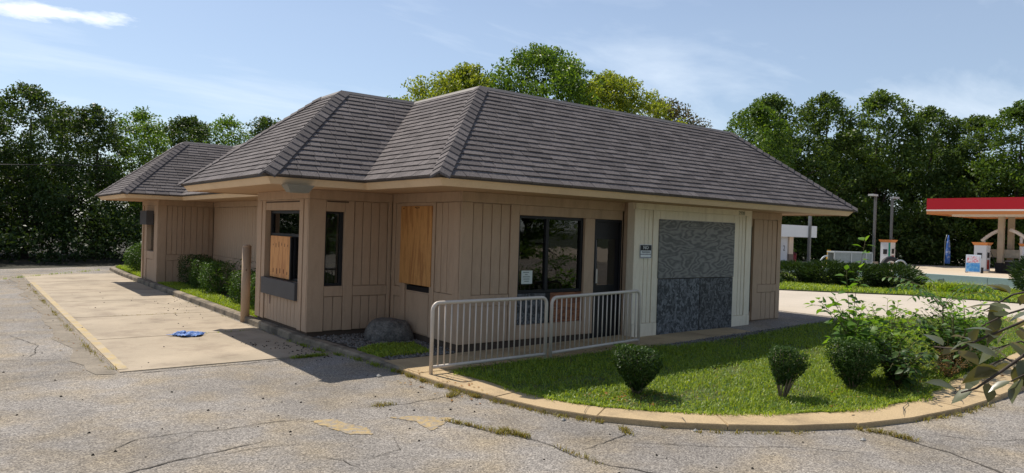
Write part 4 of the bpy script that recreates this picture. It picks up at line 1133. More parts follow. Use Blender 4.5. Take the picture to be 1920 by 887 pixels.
pl_ = np.vstack([sample_poly(rg, [(-1.2, -.7), (-.9, -1.1), (-1.0, -2.6), (-1.5, -2.4), (-1.6, -.8)], 60), sample_poly(rg, [(.0, -3.6), (.6, -3.6), (.5, -3.0), (-.4, -2.8)], 70), sample_poly(rg, [(1, -4.9), (6, -5.2), (6, -4), (2.4, -4.2)], 160), sample_poly(rg, [(-4.5, 1), (-4.1, 1), (-4.1, 16), (-4.6, 16)], 120), sample_poly(rg, [(-1.1, 0), (0, .1), (0, 1.9), (-1.1, 1.6)], 60)])
zl_ = np.array([gz(x) for x, y in pl_])+.075; zl_[-180:-60] = .01; zl_[:60] = np.where(pl_[:60, 0] > -1.24, .065, .012)
an = rg.random(len(pl_))*6.28
v, q = leaf_arrays(np.column_stack([pl_, zl_]), np.array([0, 0, 1.0])+rg.normal(0, .25, (len(pl_), 3)), np.stack([np.cos(an), np.sin(an), rg.normal(0, .15, len(pl_))], 1), rg.uniform(.025, .06, len(pl_)), rg.uniform(.015, .035, len(pl_)))
stuff(link('fallen_leaves', quads_mesh('fallen_leaves', v, q, leaf_mat('leaf_fallen', (.26, .10, .03), (.34, .24, .09), .2, .1))), 'small fallen brown leaves along kerb, lawn and drive lane', 'leaves')

# ================================================================== SHRUBS
def shrub(name, label, loc, shape, n, ln, leafm, stems, group=None, seed=0, asp=.55, core=True, needle=False, cat='shrub'):
    """shape(d) -> surface point for a unit direction; leaves fill the outer shell"""
    rg_ = np.random.default_rng(seed)
    r = empty(name, loc); tag(r, label, cat, group)
    d = rand_dirs(rg_, n); S = np.array([shape(x) for x in d])
    c0 = np.array(shape.center); f = (1-.42*rg_.random((n, 1))**1.7)
    lump = np.array([mnoise.noise(Vector((x[0]*4.0, x[1]*4.0, x[2]*4.0+seed))) for x in d])[:, None]
    C_ = c0+(S-c0)*f*(1+.16*lump)
    out_d = (S-c0); out_d = out_d/np.maximum(np.linalg.norm(out_d, axis=1, keepdims=True), 1e-6)
    if needle: A_ = out_d+rand_dirs(rg_, n)*.45+np.array([0, 0, .25]); N_ = rand_dirs(rg_, n)
    else: A_ = out_d*.6+rand_dirs(rg_, n); N_ = out_d*.8+rand_dirs(rg_, n)*.7+np.array([0, 0, .4])
    s_ = ln*rg_.uniform(.7, 1.35, n)
    v, q = leaf_arrays(C_, N_, A_, s_, s_*asp)
    link('foliage', quads_mesh('foliage', v, q, leafm), r)
    mb_ = MB(); rd_ = random.Random(seed)
    for k in range(stems):
        an = rd_.random()*6.28; d_ = np.array([math.cos(an)*.8, math.sin(an)*.8, rd_.uniform(.1, 1)]); d_ /= np.linalg.norm(d_)
        e_ = c0+(np.array(shape(d_))-c0)*.8; b_ = Vector((math.cos(an)*.03, math.sin(an)*.03, -.02)); e_ = Vector(e_)
        md = b_.lerp(e_, .45)+Vector((rd_.uniform(-.03, .03), rd_.uniform(-.03, .03), .02))
        mb_.tube([b_, md, e_], [.010, .007, .003], 5)
    mb_.build('stems', M_TWIG, r, True)
    return r
def topheavy(rx, ry, z0, z1, lean=0.0, tilt=0.0):
    """flat sheared top, sides tapering down to the stems"""
    def f(d):
        h = math.hypot(d[0], d[1]) or 1e-6; m_ = max(h, abs(d[2])); k = .75/m_+.25
        hz = h*k; z = (z0+z1)/2+d[2]*k*(z1-z0)/2; tt_ = max(0, min(1, (z-z0)/(z1-z0))); w = .30+.70*min(1, tt_/.62)**.8
        an = math.atan2(d[1], d[0]); w *= 1+.10*math.sin(2*an+rx*40)+.07*math.sin(5*an+ry*60)
        return (d[0]/h*rx*w*min(1, hz)+lean*tt_, d[1]/h*ry*w*min(1, hz), z+tilt*d[0]*tt_)
    f.center = (lean*.5, 0, z0+(z1-z0)*.62); return f
def boxy(rx, ry, z0, z1):
    def f(d):
        m_ = max(abs(d[0])/rx, abs(d[1])/ry, abs(d[2])/((z1-z0)/2)); l_ = math.sqrt((d[0]/rx)**2+(d[1]/ry)**2+(d[2]/((z1-z0)/2))**2)
        k = .7/m_+.3/l_
        return (d[0]*k, d[1]*k, (z0+z1)/2+d[2]*k)
    f.center = (0, 0, (z0+z1)/2); return f
def ball(rx, ry, z0, z1):
    def f(d): return (d[0]*rx, d[1]*ry, (z0+z1)/2+d[2]*(z1-z0)/2)
    f.center = (0, 0, (z0+z1)/2); return f
shrub('clipped_shrub', 'largest flat topped clipped shrub on the lawn, in front of the guard rail end', (.30, -3.10, .06), topheavy(.30, .28, .06, .52, .0, -.05), 10000, .026, L_SHADE, 16, seed=1)
shrub('clipped_shrub', 'small leaning clipped shrub with bare stems showing, middle of the lawn', (1.55, -4.10, .09), topheavy(.21, .20, .13, .50, .12, -.10), 6500, .024, L_SHADE, 16, seed=2)
shrub('clipped_shrub', 'dark clipped shrub on the lawn beside the tall wild saplings', (2.66, -4.32, .10), topheavy(.28, .27, .04, .55), 8000, .026, L_SHADE, 12, seed=3)
for i, (x, y, rx, ry, h, lb) in enumerate(((-.62, 11.7, .42, .42, .80, 'darkest clipped box shrub, farthest back in the side bed'), (-.72, 10.35, .38, .36, .76, 'clipped box shrub second from the second bay in the side bed'),
                                          (-.78, 9.15, .38, .36, .76, 'clipped box shrub in the middle of the side bed'), (-.80, 6.75, .36, .36, .70, 'clipped box shrub behind the bollard in the side bed'), (-.86, 5.6, .34, .34, .72, 'clipped box shrub nearest the pickup window bay'))):
    shrub('box_shrub', lb, (x, y, .1), boxy(rx, ry, .0, h), 5200, .035, L_SHADE if i == 0 else L_BUSH, 6, 'clipped shrubs in the side bed', 10+i)
shrub('round_shrub', 'round green shrub on the grass beyond the second bay', (-1.02, 16.9, .1), ball(.46, .50, .0, .95), 4200, .05, L_BUSH, 6, seed=20)
# juniper hedge along the verge
for i, (x, y, rx, ry, h, lb) in enumerate(((19.9, 6.55, 1.0, 1.15, .84, 'low spreading juniper at the building end of the verge hedge'), (20.1, 5.35, 1.05, 1.05, .95, 'low spreading juniper second from the building in the verge hedge'),
                                          (20.4, 4.25, 1.05, 1.1, .90, 'low spreading juniper in the verge hedge below the wire cage'), (20.9, 3.25, 1.05, 1.0, .94, 'low spreading juniper at the street end of the verge hedge'))):
    shrub('juniper', lb, (x, y, .13), ball(rx, ry, -.05, h), 5200, .15, L_JUN, 5, 'junipers in the verge hedge', 30+i, .22, needle=True)
shrub('juniper', 'big juniper at the right edge of the picture by the low wall', (23.6, -.62, .13), ball(1.1, 1.1, -.05, 1.55), 5200, .16, L_JUN, 5, None, 36, .22, needle=True)
shrub('small_juniper', 'tiny juniper on the verge just right of the building corner', (18.0, 6.25, .13), ball(.35, .35, -.05, .38), 900, .10, L_JUN, 3, None, 37, .25, needle=True)
# grass clump on the verge
rg = np.random.default_rng(8)
P_ = rg.normal(0, .33, (900, 2))*np.array([1.0, 1.3]); v, q, t = blades(rg, P_, np.zeros(len(P_)), .42, .03, .9)
o = link('grass_clump', blade_mesh('grass_clump', v, q, t, L_GRASS), None, (21.3, 1.35, .14)); tag(o, 'overgrown grass clump on the verge before the low wall', 'grass clump')

# leaf shaped blades for plants near the camera
LEAF_P = [(0, 0), (.18, .20), (.42, .30), (.68, .22), (1.0, 0)]
def leaf_obj_geo(mb_, base, axis, normal, ln, wd, curl=.18, fold=.22):
    axis = axis.normalized(); side = normal.cross(axis).normalized(); up = axis.cross(side)
    b0_ = len(mb_.v)
    mids = []
    for k, (t_, w_) in enumerate(LEAF_P):
        c = base+axis*(ln*t_)-up*(curl*ln*t_*t_)
        ww = w_*wd/.6
        mb_.v += [tuple(c+side*ww+up*ww*fold), tuple(c), tuple(c-side*ww+up*ww*fold)]
    for k in range(len(LEAF_P)-1):
        a = b0_+3*k; mb_.f += [(a, a+1, a+4, a+3), (a+1, a+2, a+5, a+4)]

def rvec(rd_, s_=1.0): return Vector((rd_.uniform(-s_, s_), rd_.uniform(-s_, s_), rd_.uniform(-s_, s_)))
def sapling(name, label, loc, stems, leafm, ln, wd, seed, cat='plant', spacing=.055, stem_r=.006):
    """stems: list of point lists; alternate leaves all along the upper part"""
    rd_ = random.Random(seed); r = empty(name, loc); tag(r, label, cat)
    ms, ml = MB(), MB()
    for pts, f0 in stems:
        pts = [Vector(p) for p in pts]
        ms.tube(pts, [stem_r*(1-.7*i/(len(pts)-1)) for i in range(len(pts))], 6)
        Ls = [(b-a).length for a, b in zip(pts[:-1], pts[1:])]; tot = sum(Ls); s_ = tot*f0; side = 1
        while s_ < tot:
            q = s_; k = 0
            while k < len(Ls)-1 and q > Ls[k]: q -= Ls[k]; k += 1
            p = pts[k].lerp(pts[k+1], min(1, q/Ls[k])); t_ = (pts[k+1]-pts[k]).normalized()
            sd = t_.cross(Vector((0, 0, 1))); sd = sd.normalized() if sd.length > .05 else Vector((1, 0, 0))
            sd = Matrix.Rotation(rd_.uniform(-.9, .9), 3, t_) @ sd
            ax = sd*side+t_*.45+Vector((0, 0, -.15))+rvec(rd_, .3)
            sz = ln*rd_.uniform(.65, 1.2)*(1-.35*(s_/tot)**3)
            nrm = (Vector((0, 0, 1))+rvec(rd_, .55))
            pet = p+ax.normalized()*sz*.25
            ms.tube([p, pet], [.0022, .0016], 4, False)
            leaf_obj_geo(ml, pet, ax, nrm, sz, sz*wd, rd_.uniform(.05, .35))
            side = -side; s_ += spacing*rd_.uniform(.7, 1.4)
        leaf_obj_geo(ml, pts[-1], (pts[-1]-pts[-2])+rvec(rd_, .1), Vector((.3, .2, 1)), ln*.6, ln*.6*wd)
    ms.build('stems', M_STEM, r, True); lo_ = ml.build('leaves', leafm, r, True); lo_['kind'] = 'stuff'
    return r
def arc(p0, p1, bow=(0, 0, .1), n=6):
    p0, p1, bow = Vector(p0), Vector(p1), Vector(bow); return [p0.lerp(p1, i/n)+bow*math.sin(math.pi*i/n) for i in range(n+1)]
rd = random.Random(12)
# tall wild sapling with a drooping left branch
S1 = [(arc((0, 0, 0), (.10, -.02, 1.72), (-.06, .05, 0)), .3), (arc((.03, .02, 0), (-.08, .12, 1.35), (.05, .03, 0)), .3), (arc((.02, 0, .3), (-.62, .28, .92), (0, 0, .18)), .25), (arc((.02, 0, .25), (.05, -.2, .75), (.1, 0, .1)), .2)]
for k in range(26): S1.append((arc((rd.uniform(-.1, .1), rd.uniform(-.1, .1), .0), (rd.uniform(-.4, .34), rd.uniform(-.34, .34), rd.uniform(.35, 1.0)), (0, 0, .12)), .15))
sapling('wild_sapling', 'tall wild sapling with heart shaped leaves reaching above the far drive', (3.28, -4.05, .1), S1, L_WEED, .145, .76, 41, spacing=.05)
S2 = [(arc((0, 0, 0), (rd.uniform(-.55, .55), rd.uniform(-.5, .5), rd.uniform(.45, .98)), (rd.uniform(-.1, .1), 0, .12)), .25) for k in range(34)]
sapling('wild_sapling', 'bushy yellow green wild sapling right of the tall one', (4.05, -4.10, .1), S2, leaf_mat('leaf_lime', (.10, .19, .025), (.20, .30, .05), .5, .3), .11, .66, 42, spacing=.05)
S3 = [(arc((0, 0, 0), (rd.uniform(-.6, .6), rd.uniform(-.45, .45), rd.uniform(.2, .55)), (0, 0, .15)), .15) for k in range(46)]
sapling('leafy_weed', 'low dark leafy weed clump between clipped shrub and saplings', (3.22, -4.58, .1), S3, L_SHADE, .105, .62, 43, 'weed', .05)
S4 = [(arc((0, 0, 0), (rd.uniform(-.65, .65), rd.uniform(-.5, .5), rd.uniform(.3, .85)), (0, 0, .15)), .15) for k in range(64)]
sapling('dark_bush', 'dark tangled bush at the right end of the lawn', (4.95, -4.55, .1), S4, L_BUSH, .115, .6, 44, 'bush', .045)
S5 = [(arc((0, 0, 0), (rd.uniform(-.8, .8), rd.uniform(-.5, .6), rd.uniform(.35, .9)), (0, 0, .15)), .15) for k in range(52)]
sapling('leafy_bush', 'sunlit leafy bush behind the foreground branch', (5.9, -4.35, .1), S5, L_WEED, .12, .6, 45, 'bush', .05)
# rusty dry stalks inside the dark bush
S6 = [(arc((0, 0, 0), (rd.uniform(-.4, .4), rd.uniform(-.35, .35), rd.uniform(.2, .5)), (0, 0, .05)), .2) for k in range(40)]
sapling('dry_stalks', 'brown dried flower stalks in front of the dark bush', (4.25, -4.75, .1), S6, leaf_mat('leaf_dry', (.13, .07, .03), (.24, .14, .05), .25, .1), .03, .5, 46, 'dried plant', .022, .003)
# feather leaved tree-of-heaven fronds
r = empty('feathery_sapling', (5.6, -4.15, .1)); tag(r, 'young feathery sapling with long compound fronds above the bushes', 'plant')
ms = MB(); rdf = random.Random(9); M_FROND = leaf_mat('leaf_frond', (.05, .12, .025), (.13, .22, .05), .45, .35)
ms.tube(arc((0, 0, 0), (0, 0, .85), (.03, 0, 0)), .010, 6)
for a, up in ((2.45, .45), (1.9, .75), (3.0, .25), (5.6, .5), (5.1, .3), (.8, .8), (-.1, .55), (4.2, .7), (1.2, .5)):
    tip = Vector((math.cos(a)*.75, math.sin(a)*.75, .85+up*.45)); pts = arc((0, 0, .8), tip, (0, 0, .14), 9)
    ms.tube(pts, [.004]*10, 4); ml = MB()
    for k in range(1, 10):
        p = pts[k]; t_ = (pts[k]-pts[k-1]).normalized(); sd = t_.cross(Vector((0, 0, 1))).normalized()
        for s_ in (-1, 1):
            leaf_obj_geo(ml, p, sd*s_+t_*.5+Vector((0, 0, -.45)), Vector((0, 0, 1))+rvec(rdf, .3), .15*(1-.04*k), .045, .25)
    fo_ = ml.build('frond', M_FROND, r, True); fo_['kind'] = 'stuff'
ms.build('stems', M_STEM, r, True)
# weed by the side bed shrubs
S7 = [(arc((0, 0, 0), (rd.uniform(-.4, .4), rd.uniform(-.45, .45), rd.uniform(.45, .95)), (0, 0, .15)), .2) for k in range(16)]
sapling('leafy_weed', 'tall leafy weed growing between the clipped shrubs of the side bed', (-.80, 7.95, .1), S7, L_BUSH, .16, .4, 47, 'weed', .09)

# foreground branches of a small tree that stands just outside the picture
TB = Vector((-2.72, -8.62, 0))
r = empty('leathery_leaf_tree', TB); tag(r, 'small tree at the right edge whose leathery grey green leaves hang close to the camera', 'tree')
ms, ml = MB(), MB(); rdb = random.Random(77)
trunk = [Vector((0, 0, -.05)), Vector((-.03, .05, .5)), Vector((.0, .1, 1.0)), Vector((.1, .18, 1.6)), Vector((.2, .3, 2.3))]
ms.tube(trunk, [.045, .038, .033, .026, .016], 10)
brs = [[trunk[1], Vector((-0.059, 0.895, 1.601)), Vector((-0.146, 1.026, 1.576)), Vector((-0.181, 1.115, 1.518)), Vector((-0.217, 1.206, 1.456)), Vector((-0.224, 1.275, 1.455))],
       [trunk[1], Vector((-0.384, 0.830, 1.548)), Vector((-0.437, 0.934, 1.514)), Vector((-0.502, 0.985, 1.450)), Vector((-0.505, 1.050, 1.386)), Vector((-0.540, 1.077, 1.372))],
       [trunk[2], Vector((0.284, 0.945, 1.635)), Vector((0.195, 1.077, 1.664)), Vector((0.164, 1.165, 1.634)), Vector((0.087, 1.224, 1.576))],
       [trunk[1], Vector((0.061, 0.863, 1.477)), Vector((-0.014, 0.985, 1.447)), Vector((-0.047, 1.074, 1.490)), Vector((-0.067, 1.153, 1.452))],
       [trunk[1], Vector((-0.495, 0.788, 1.390)), Vector((-0.525, 0.875, 1.405)), Vector((-0.507, 0.925, 1.453)), Vector((-0.542, 0.952, 1.429))],
       [trunk[2], Vector((0.158, 0.915, 1.570)), Vector((0.120, 1.009, 1.579)), Vector((0.099, 1.088, 1.600)), Vector((0.025, 1.145, 1.569)), Vector((0.016, 1.215, 1.519))],
       [trunk[1], Vector((-0.156, 0.842, 1.449)), Vector((-0.191, 0.932, 1.454)), Vector((-0.263, 0.988, 1.434)), Vector((-0.322, 1.034, 1.462)), Vector((-0.316, 1.093, 1.421))],
       [trunk[3], trunk[3]+Vector((.5, .3, .3)), trunk[3]+Vector((.9, .4, .35))], [trunk[3], trunk[3]+Vector((.2, -.5, .4)), trunk[3]+Vector((.35, -.9, .6))], [trunk[4], trunk[4]+Vector((.3, .2, .5))]]
for bi_, pts in enumerate(brs):
    ms.tube(pts, [.0058*(1-.8*i/(len(pts)-1))+.0012 for i in range(len(pts))], 6)
    for k in range(1, len(pts)-1):
        a, b = pts[k], pts[k+1]; n_ = max(2, int((b-a).length/.026))
        for j in range(n_):
            p = a.lerp(b, (j+rdb.random())/n_); t_ = (b-a).normalized()
            ax = t_*.6+rvec(rdb, 1.0)+Vector((0, 0, .18)); sz = rdb.uniform(.05, .105); ml = MB()
            leaf_obj_geo(ml, ax.normalized()*.012, ax, Vector((0, 0, 1))+rvec(rdb, .6), sz, sz*rdb.uniform(.5, .72), rdb.uniform(.0, .4), rdb.uniform(.1, .35)); ml.build('leaf', L_PLUM, r, True, p)
ms.build('branches', mat('dark_twig', (.06, .045, .035), .8), r, True)
struct(sheet('tree_pit', [(TB.x-.35, TB.y-.5), (TB.x+.6, TB.y-.5), (TB.x+.6, TB.y+.3), (TB.x-.35, TB.y+.3)], lambda x, y: .006, M_SOIL))

# ================================================================== TREES
T1 = tree_meshes(101, 8.0, 2.5, .6, .13, 190, L_TREE1, .14, 330, 'oval', crad=(.35, .75))
T1b = tree_meshes(102, 8.0, 2.7, .5, .14, 190, L_TREE1, .14, 330, 'oval', crad=(.35, .8))
T1c = tree_meshes(103, 8.0, 2.4, .8, .12, 160, L_TREE3, .14, 300, 'oval', crad=(.35, .7))
GL = 'trees of the dark wood behind the drive lane'
left = [(T1, -9.2, 27.0, .86, 'tall tree at the far left edge of the dark wood'), (T1b, -6.3, 27.6, .90, 'leftmost full crowned tree of the dark wood in view'), (T1, -3.4, 28.2, .92, 'twin topped tree second from the left in the dark wood'),
        (T1b, -.9, 28.6, .86, 'tree with open feathery crown above the concrete drive lane'), (T1c, 1.2, 28.0, .78, 'spreading tree just left of the second bay roof'), (T1, 3.6, 31.0, .90, 'tree behind the peak of the second bay roof'),
        (T1c, 5.9, 32.5, .95, 'pale tree behind the low roof between the bays'), (T1b, 8.4, 33.5, 1.0, 'tree whose top shows just left of the drive-up bay roof')]
for i, (ms_, x, y, s_, lb) in enumerate(left): place_tree(ms_, (x, y, -.05), lb, s_, i*1.3, GL)
left2 = [(T1c, -7.6, 31.5, .93, 'rear tree of the dark wood at the left picture edge'), (T1, -4.6, 32.5, .92, 'rear tree behind the twin topped tree of the dark wood'), (T1b, -1.5, 33.0, .90, 'rear tree of the dark wood above the far end of the drive lane'), (T1c, 1.8, 33.5, .95, 'rear tree of the dark wood left of the second bay roof'), (T1, 5.0, 37, .95, 'rear tree of the dark wood behind the second bay ridge')]
for i, (ms_, x, y, s_, lb) in enumerate(left2): place_tree(ms_, (x, y, -.05), lb, s_, 2+i*1.7, 'second row of the dark wood')
# undergrowth
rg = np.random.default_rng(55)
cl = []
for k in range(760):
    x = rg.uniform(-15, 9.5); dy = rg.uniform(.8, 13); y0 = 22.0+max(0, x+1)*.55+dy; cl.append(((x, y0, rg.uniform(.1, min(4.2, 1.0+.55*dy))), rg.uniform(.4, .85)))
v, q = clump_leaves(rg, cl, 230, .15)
stuff(link('undergrowth', quads_mesh('undergrowth', v, q, leaf_mat('leaf_shade_dark', (.014, .030, .010), (.045, .072, .02), .22, .12))), 'dense dark undergrowth at the foot of the wood behind the drive lane', 'undergrowth')  # leaf colour darkened to stand in for the shade under the trees

# tree group behind the roof
T2 = tree_meshes(201, 13.0, 5.4, 2.5, .30, 260, L_TREE2, .20, 210, 'round', crad=(.6, 1.3))
T3 = tree_meshes(202, 13.0, 5.2, 2.5, .30, 260, L_TREE3, .20, 210, 'round', crad=(.6, 1.3))
T4 = tree_meshes(203, 12.0, 4.4, 2.5, .26, 190, L_TREE4, .20, 170, 'round', crad=(.5, 1.1))
GC = 'trees behind the building roof'
place_tree(T2, (19.6, 29.6, -.3), 'yellow green tree rising behind the left peak of the main roof', .95, .4, GC)
place_tree(T3, (23.6, 26.6, -.3), 'tallest dark green tree rising behind the main roof ridge', 1.06, 1.9, GC)
place_tree(T2, (27.5, 24.2, -.3), 'green tree behind the middle of the main roof ridge', .95, 3.1, GC)
place_tree(T4, (32.0, 23.6, -.3), 'rust tinged tree at the right of the group behind the roof', .93, .7, GC)
place_tree(T3, (17.0, 33.5, -.3), 'low tree tip showing in the notch between the two roof peaks', .80, 4.4, GC)

# trees behind the filling station
L_TREE5 = leaf_mat('leaf_field_green', (0.036, 0.072, 0.018), (0.11, 0.165, 0.038), .42)
T5 = tree_meshes(301, 16.0, 5.2, .8, .34, 190, L_TREE5, .30, 105, 'oval', crad=(.7, 1.6))
T6 = tree_meshes(302, 16.0, 5.0, .6, .34, 190, L_TREE3, .30, 105, 'round', crad=(.7, 1.5))
T7 = tree_meshes(303, 16.0, 5.4, .6, .34, 200, L_TREE5, .30, 105, 'round', crad=(.7, 1.6))
GR = 'trees behind the filling station'
right = [(T6, 50.0, 28.0, .86, 'bright green tree just right of the main roof hip'), (T5, 56.0, 30.5, .98, 'spiky topped dark tree behind the bright green one'), (T7, 62.5, 28.5, 1.03, 'tall dark tree above the light poles'),
         (T5, 67.5, 25.5, 1.06, 'highest dark tree behind the light poles'), (T7, 71.5, 22.5, .98, 'dark tree left of the sky gap behind the canopy'), (T5, 75.0, 19.5, .93, 'thin tree behind the left end of the red canopy'),
         (T6, 73.0, 15.2, .96, 'broad tree behind the red canopy near the right edge'), (T7, 76.0, 10.5, .98, 'tree at the right edge behind the red canopy'), (T5, 79, 4.5, 1.0, 'tree beyond the right edge behind the canopy')]
for i, (ms_, x, y, s_, lb) in enumerate(right): place_tree(ms_, (x, y, -.3), lb, s_, i*2.1, GR)
for i, (x, y, s_, lb) in enumerate(((57, 36, .8, 'rear tree behind the bright green tree by the roof hip'), (64, 35, .85, 'rear tree behind the spiky topped dark tree'), (72, 31, .9, 'rear tree behind the two light poles'), (80, 25, .85, 'rear tree behind the feather flag'), (84, 15, .85, 'rear tree far behind the red canopy'))): place_tree(T7, (x, y, -.3), lb, s_, i*1.1, 'rear row behind the filling station')
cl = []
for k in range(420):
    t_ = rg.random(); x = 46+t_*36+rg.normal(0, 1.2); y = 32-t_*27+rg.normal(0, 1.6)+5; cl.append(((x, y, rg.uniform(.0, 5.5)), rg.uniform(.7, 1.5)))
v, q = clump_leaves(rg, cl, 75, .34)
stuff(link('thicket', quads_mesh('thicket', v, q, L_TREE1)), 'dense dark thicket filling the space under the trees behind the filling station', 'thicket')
# trees across the lot, seen only as reflections in the windows
for i, (x, y) in enumerate(((-20, -30), (-9, -36), (3, -34), (14, -33), (24, -28), (-32, -18), (-36, 0))): place_tree(T6, (x, y, -.3), 'tree across the lot mirrored in the dark front windows', .7, i, 'trees across the lot')

# ================================================================== FILLING STATION
GZ = -.2
M_RED = mat('canopy_red', (.42, .012, .022), .4, .05, .5); M_ORANGE = mat('canopy_orange', (.62, .24, .08), .5, .08, .5); M_CWHITE = mat('canopy_white', (.72, .66, .62), .5, .06, .6)
M_COLM = mat('column_cream', (.42, .34, .25), .6, .15, 2); M_PUMPW = mat('pump_white', (.66, .67, .70), .5, .06, 2); M_BLACK = mat('station_black', (.02, .02, .022), .6)
cn_ = empty('station_canopy', (53.55, 15.3, GZ)); tag(cn_, 'red fuel station canopy with white and orange trim at the right edge', 'canopy')
CX, CY = 10.0, -16.0
def ring(name, z0, z1, out_, m_):
    mb_ = MB(); mb_.box(-out_, CX+out_, CY-out_, CY+.18, z0, z1); mb_.box(-out_, CX+out_, -.18, out_, z0, z1); mb_.box(-out_, .18, CY+.18, -.18, z0, z1); mb_.box(CX-.18, CX+out_, CY+.18, -.18, z0, z1)
    return mb_.build(name, m_, cn_)
ring('fascia', 4.66, 5.52, .0, M_RED); ring('white_trim', 4.54, 4.657, .02, M_CWHITE); ring('orange_trim', 4.30, 4.537, -.01, M_ORANGE)
MB().box(.19, CX-.19, CY+.19, -.19, 4.42, 5.3).build('canopy_soffit', mat('canopy_soffit', (.52, .42, .33), .6, .1, .4), cn_)
MB().box(1.6, 2.4, -11, -1.2, 4.2, 4.41).build('canopy_beam', M_CWHITE, cn_)
for x, y in ((2.05, -4.42), (3.20, -4.70), (7.2, -8.6), (2.05, -12.5), (7.2, -12.5)):
    c_ = MB().box(x-.18, x+.18, y-.18, y+.18, .0, 4.42).build('column', M_COLM, cn_); MB().box(x-.25, x+.25, y-.25, y+.25, .0, .75).build('column_base', M_BLACK, c_)
def pump(label, x, y, num=None, green=False):
    p_ = empty('fuel_pump', (x, y, GZ)); tag(p_, label, 'fuel pump', 'fuel pumps on the forecourt')
    MB().box(-.42, .42, -.40, .40, .0, 2.02).build('cabinet', M_PUMPW, p_)
    MB().add([(-.45, -.43, 2.03), (.45, -.43, 2.03), (.45, .43, 2.03), (-.45, .43, 2.03), (-.56, -.54, 2.24), (.56, -.54, 2.24), (.56, .54, 2.24), (-.56, .54, 2.24)], [(0, 3, 2, 1), (4, 5, 6, 7), (0, 1, 5, 4), (1, 2, 6, 5), (2, 3, 7, 6), (3, 0, 4, 7)]).build('orange_cap', M_ORANGE, p_)
    MB().box(-.436, -.422, -.14, .18, 1.05, 1.45).build('display', M_BLACK, p_)
    MB().box(-.20, .22, -.416, -.402, .25, .95).build('hose_panel', mat('pump_red', (.35, .05, .03), .6, .3, 6), p_)
    MB().box(-.20, .22, -.416, -.402, 1.1, 1.5).build('keypad', M_BLACK, p_)
    mb_ = MB(); mb_.tube(arc((.30, -.43, 1.6), (.34, -.47, .35), (.0, -.30, -.3), 8), .022, 6); mb_.build('hose', M_BLACK, p_, True)
    if green: MB().box(-.434, -.422, -.38, -.24, .3, 2.0).build('green_stripe', mat('pump_green', (.03, .28, .17), .5), p_)
    if num:
        text_mesh('pump_number', num, .42, M_BLACK, p_, (x-.438, y+.10, GZ+1.30), (math.pi/2, 0, -math.pi/2), .002)
    MB().box(-.9, .9, -.7, .7, -.02, .12).build('island', M_STAT, p_)
    return p_
pump('fuel pump with orange cap and green stripe, alone behind the wire cage', 55.0, 18.75, None, True)
pump('fuel pump with orange cap behind the blue poster stand', 54.6, 11.75)
pump('fuel pump with orange cap at the right edge beside the twin columns', 56.3, 9.3)
ar = empty('pump_arch', (55.8, 10.7, GZ)); tag(ar, 'white sloping arch frame over the pumps at the twin columns', 'frame')
for s_ in (-1, 1):
    mb_ = MB(); mb_.tube(arc((.15, s_*1.55, 2.35), (.15, s_*.25, 3.25), (0, 0, .12), 6), .13, 8); mb_.build('arch_beam', M_CWHITE, ar, True)
mb_ = MB(); mb_.tube([(.15, -1.0, .1), (.15, -1.0, 2.7)], .11, 8); mb_.build('arch_leg', M_CWHITE, ar, True)
mb_ = MB(); mb_.tube([(.15, 1.35, .1), (.15, 1.35, 2.45)], .05, 8); mb_.build('arch_leg', M_CWHITE, ar, True)
MB().box(.0, .3, -.95, .95, 1.15, 1.75).build('arch_panel', mat('arch_panel', (.3, .27, .22), .7, .5, 3), ar)
# poster stand
ps = empty('poster_stand', (52.4, 11.55, GZ)); tag(ps, 'blue and pink poster stand in front of the fuel pump', 'poster stand')
MB().box(-.06, .06, -.48, .48, .05, 1.32).build('board', mat('poster_white', (.6, .68, .78), .5, .05), ps)
MB().box(-.075, -.062, -.44, .44, .10, .72).build('poster_print', mat('poster_blue', (.05, .25, .62), .5, .3, 3, col2=(.25, .52, .75)), ps)
MB().box(-.075, -.062, -.40, .40, .74, 1.22).build('poster_print', mat('poster_pink', (.62, .62, .70), .5, .2, 4, col2=(.62, .16, .22), thr=(.5, .58)), ps)
for s_ in (-1, 1): MB().box(.05, .35, s_*.5-.04, s_*.5+.04, .0, .42).build('foot', M_BLACK, ps)
tr_ = empty('trash_can', (55.2, 10.05, GZ)); tag(tr_, 'round black trash can at the foot of the twin columns', 'trash can')
mb_ = MB(); mb_.tube([(0, 0, 0), (0, 0, .1), (0, 0, .85)], [.30, .33, .38], 16); mb_.build('barrel', M_BLACK, tr_, True)
mb_ = MB(); mb_.tube([(0, 0, .85), (0, 0, .93), (0, 0, 1.0)], [.42, .42, .22], 16); mb_.build('lid', mat('trash_lid', (.10, .10, .105), .5), tr_, True)
# light poles
def light_pole(label, x, y, h, dirx, w):
    p_ = empty('light_pole', (x, y, GZ)); tag(p_, label, 'light pole', 'light poles behind the forecourt')
    MB().box(-w, w, -w, w, 0, h).build('pole', mat('pole_grey', (.16, .165, .165), .5, .1), p_)
    MB().box(-.28, .28, -.28, .28, 0, .35).build('base', M_STAT, p_)
    MB().box(min(0, dirx*.9), max(0, dirx*.9), -.22, .22, h, h+.16).build('lamp_head', mat('lamp_head', (.55, .55, .53), .5), p_)
light_pole('grey light pole seen between eave and small white building', 43.6, 19.25, 5.35, 1, .09)
light_pole('left of the two light poles right of the eave tip', 56.5, 20.6, 5.95, -1, .09)
light_pole('right of the two light poles right of the eave tip', 60.0, 20.75, 5.95, 1, .09)
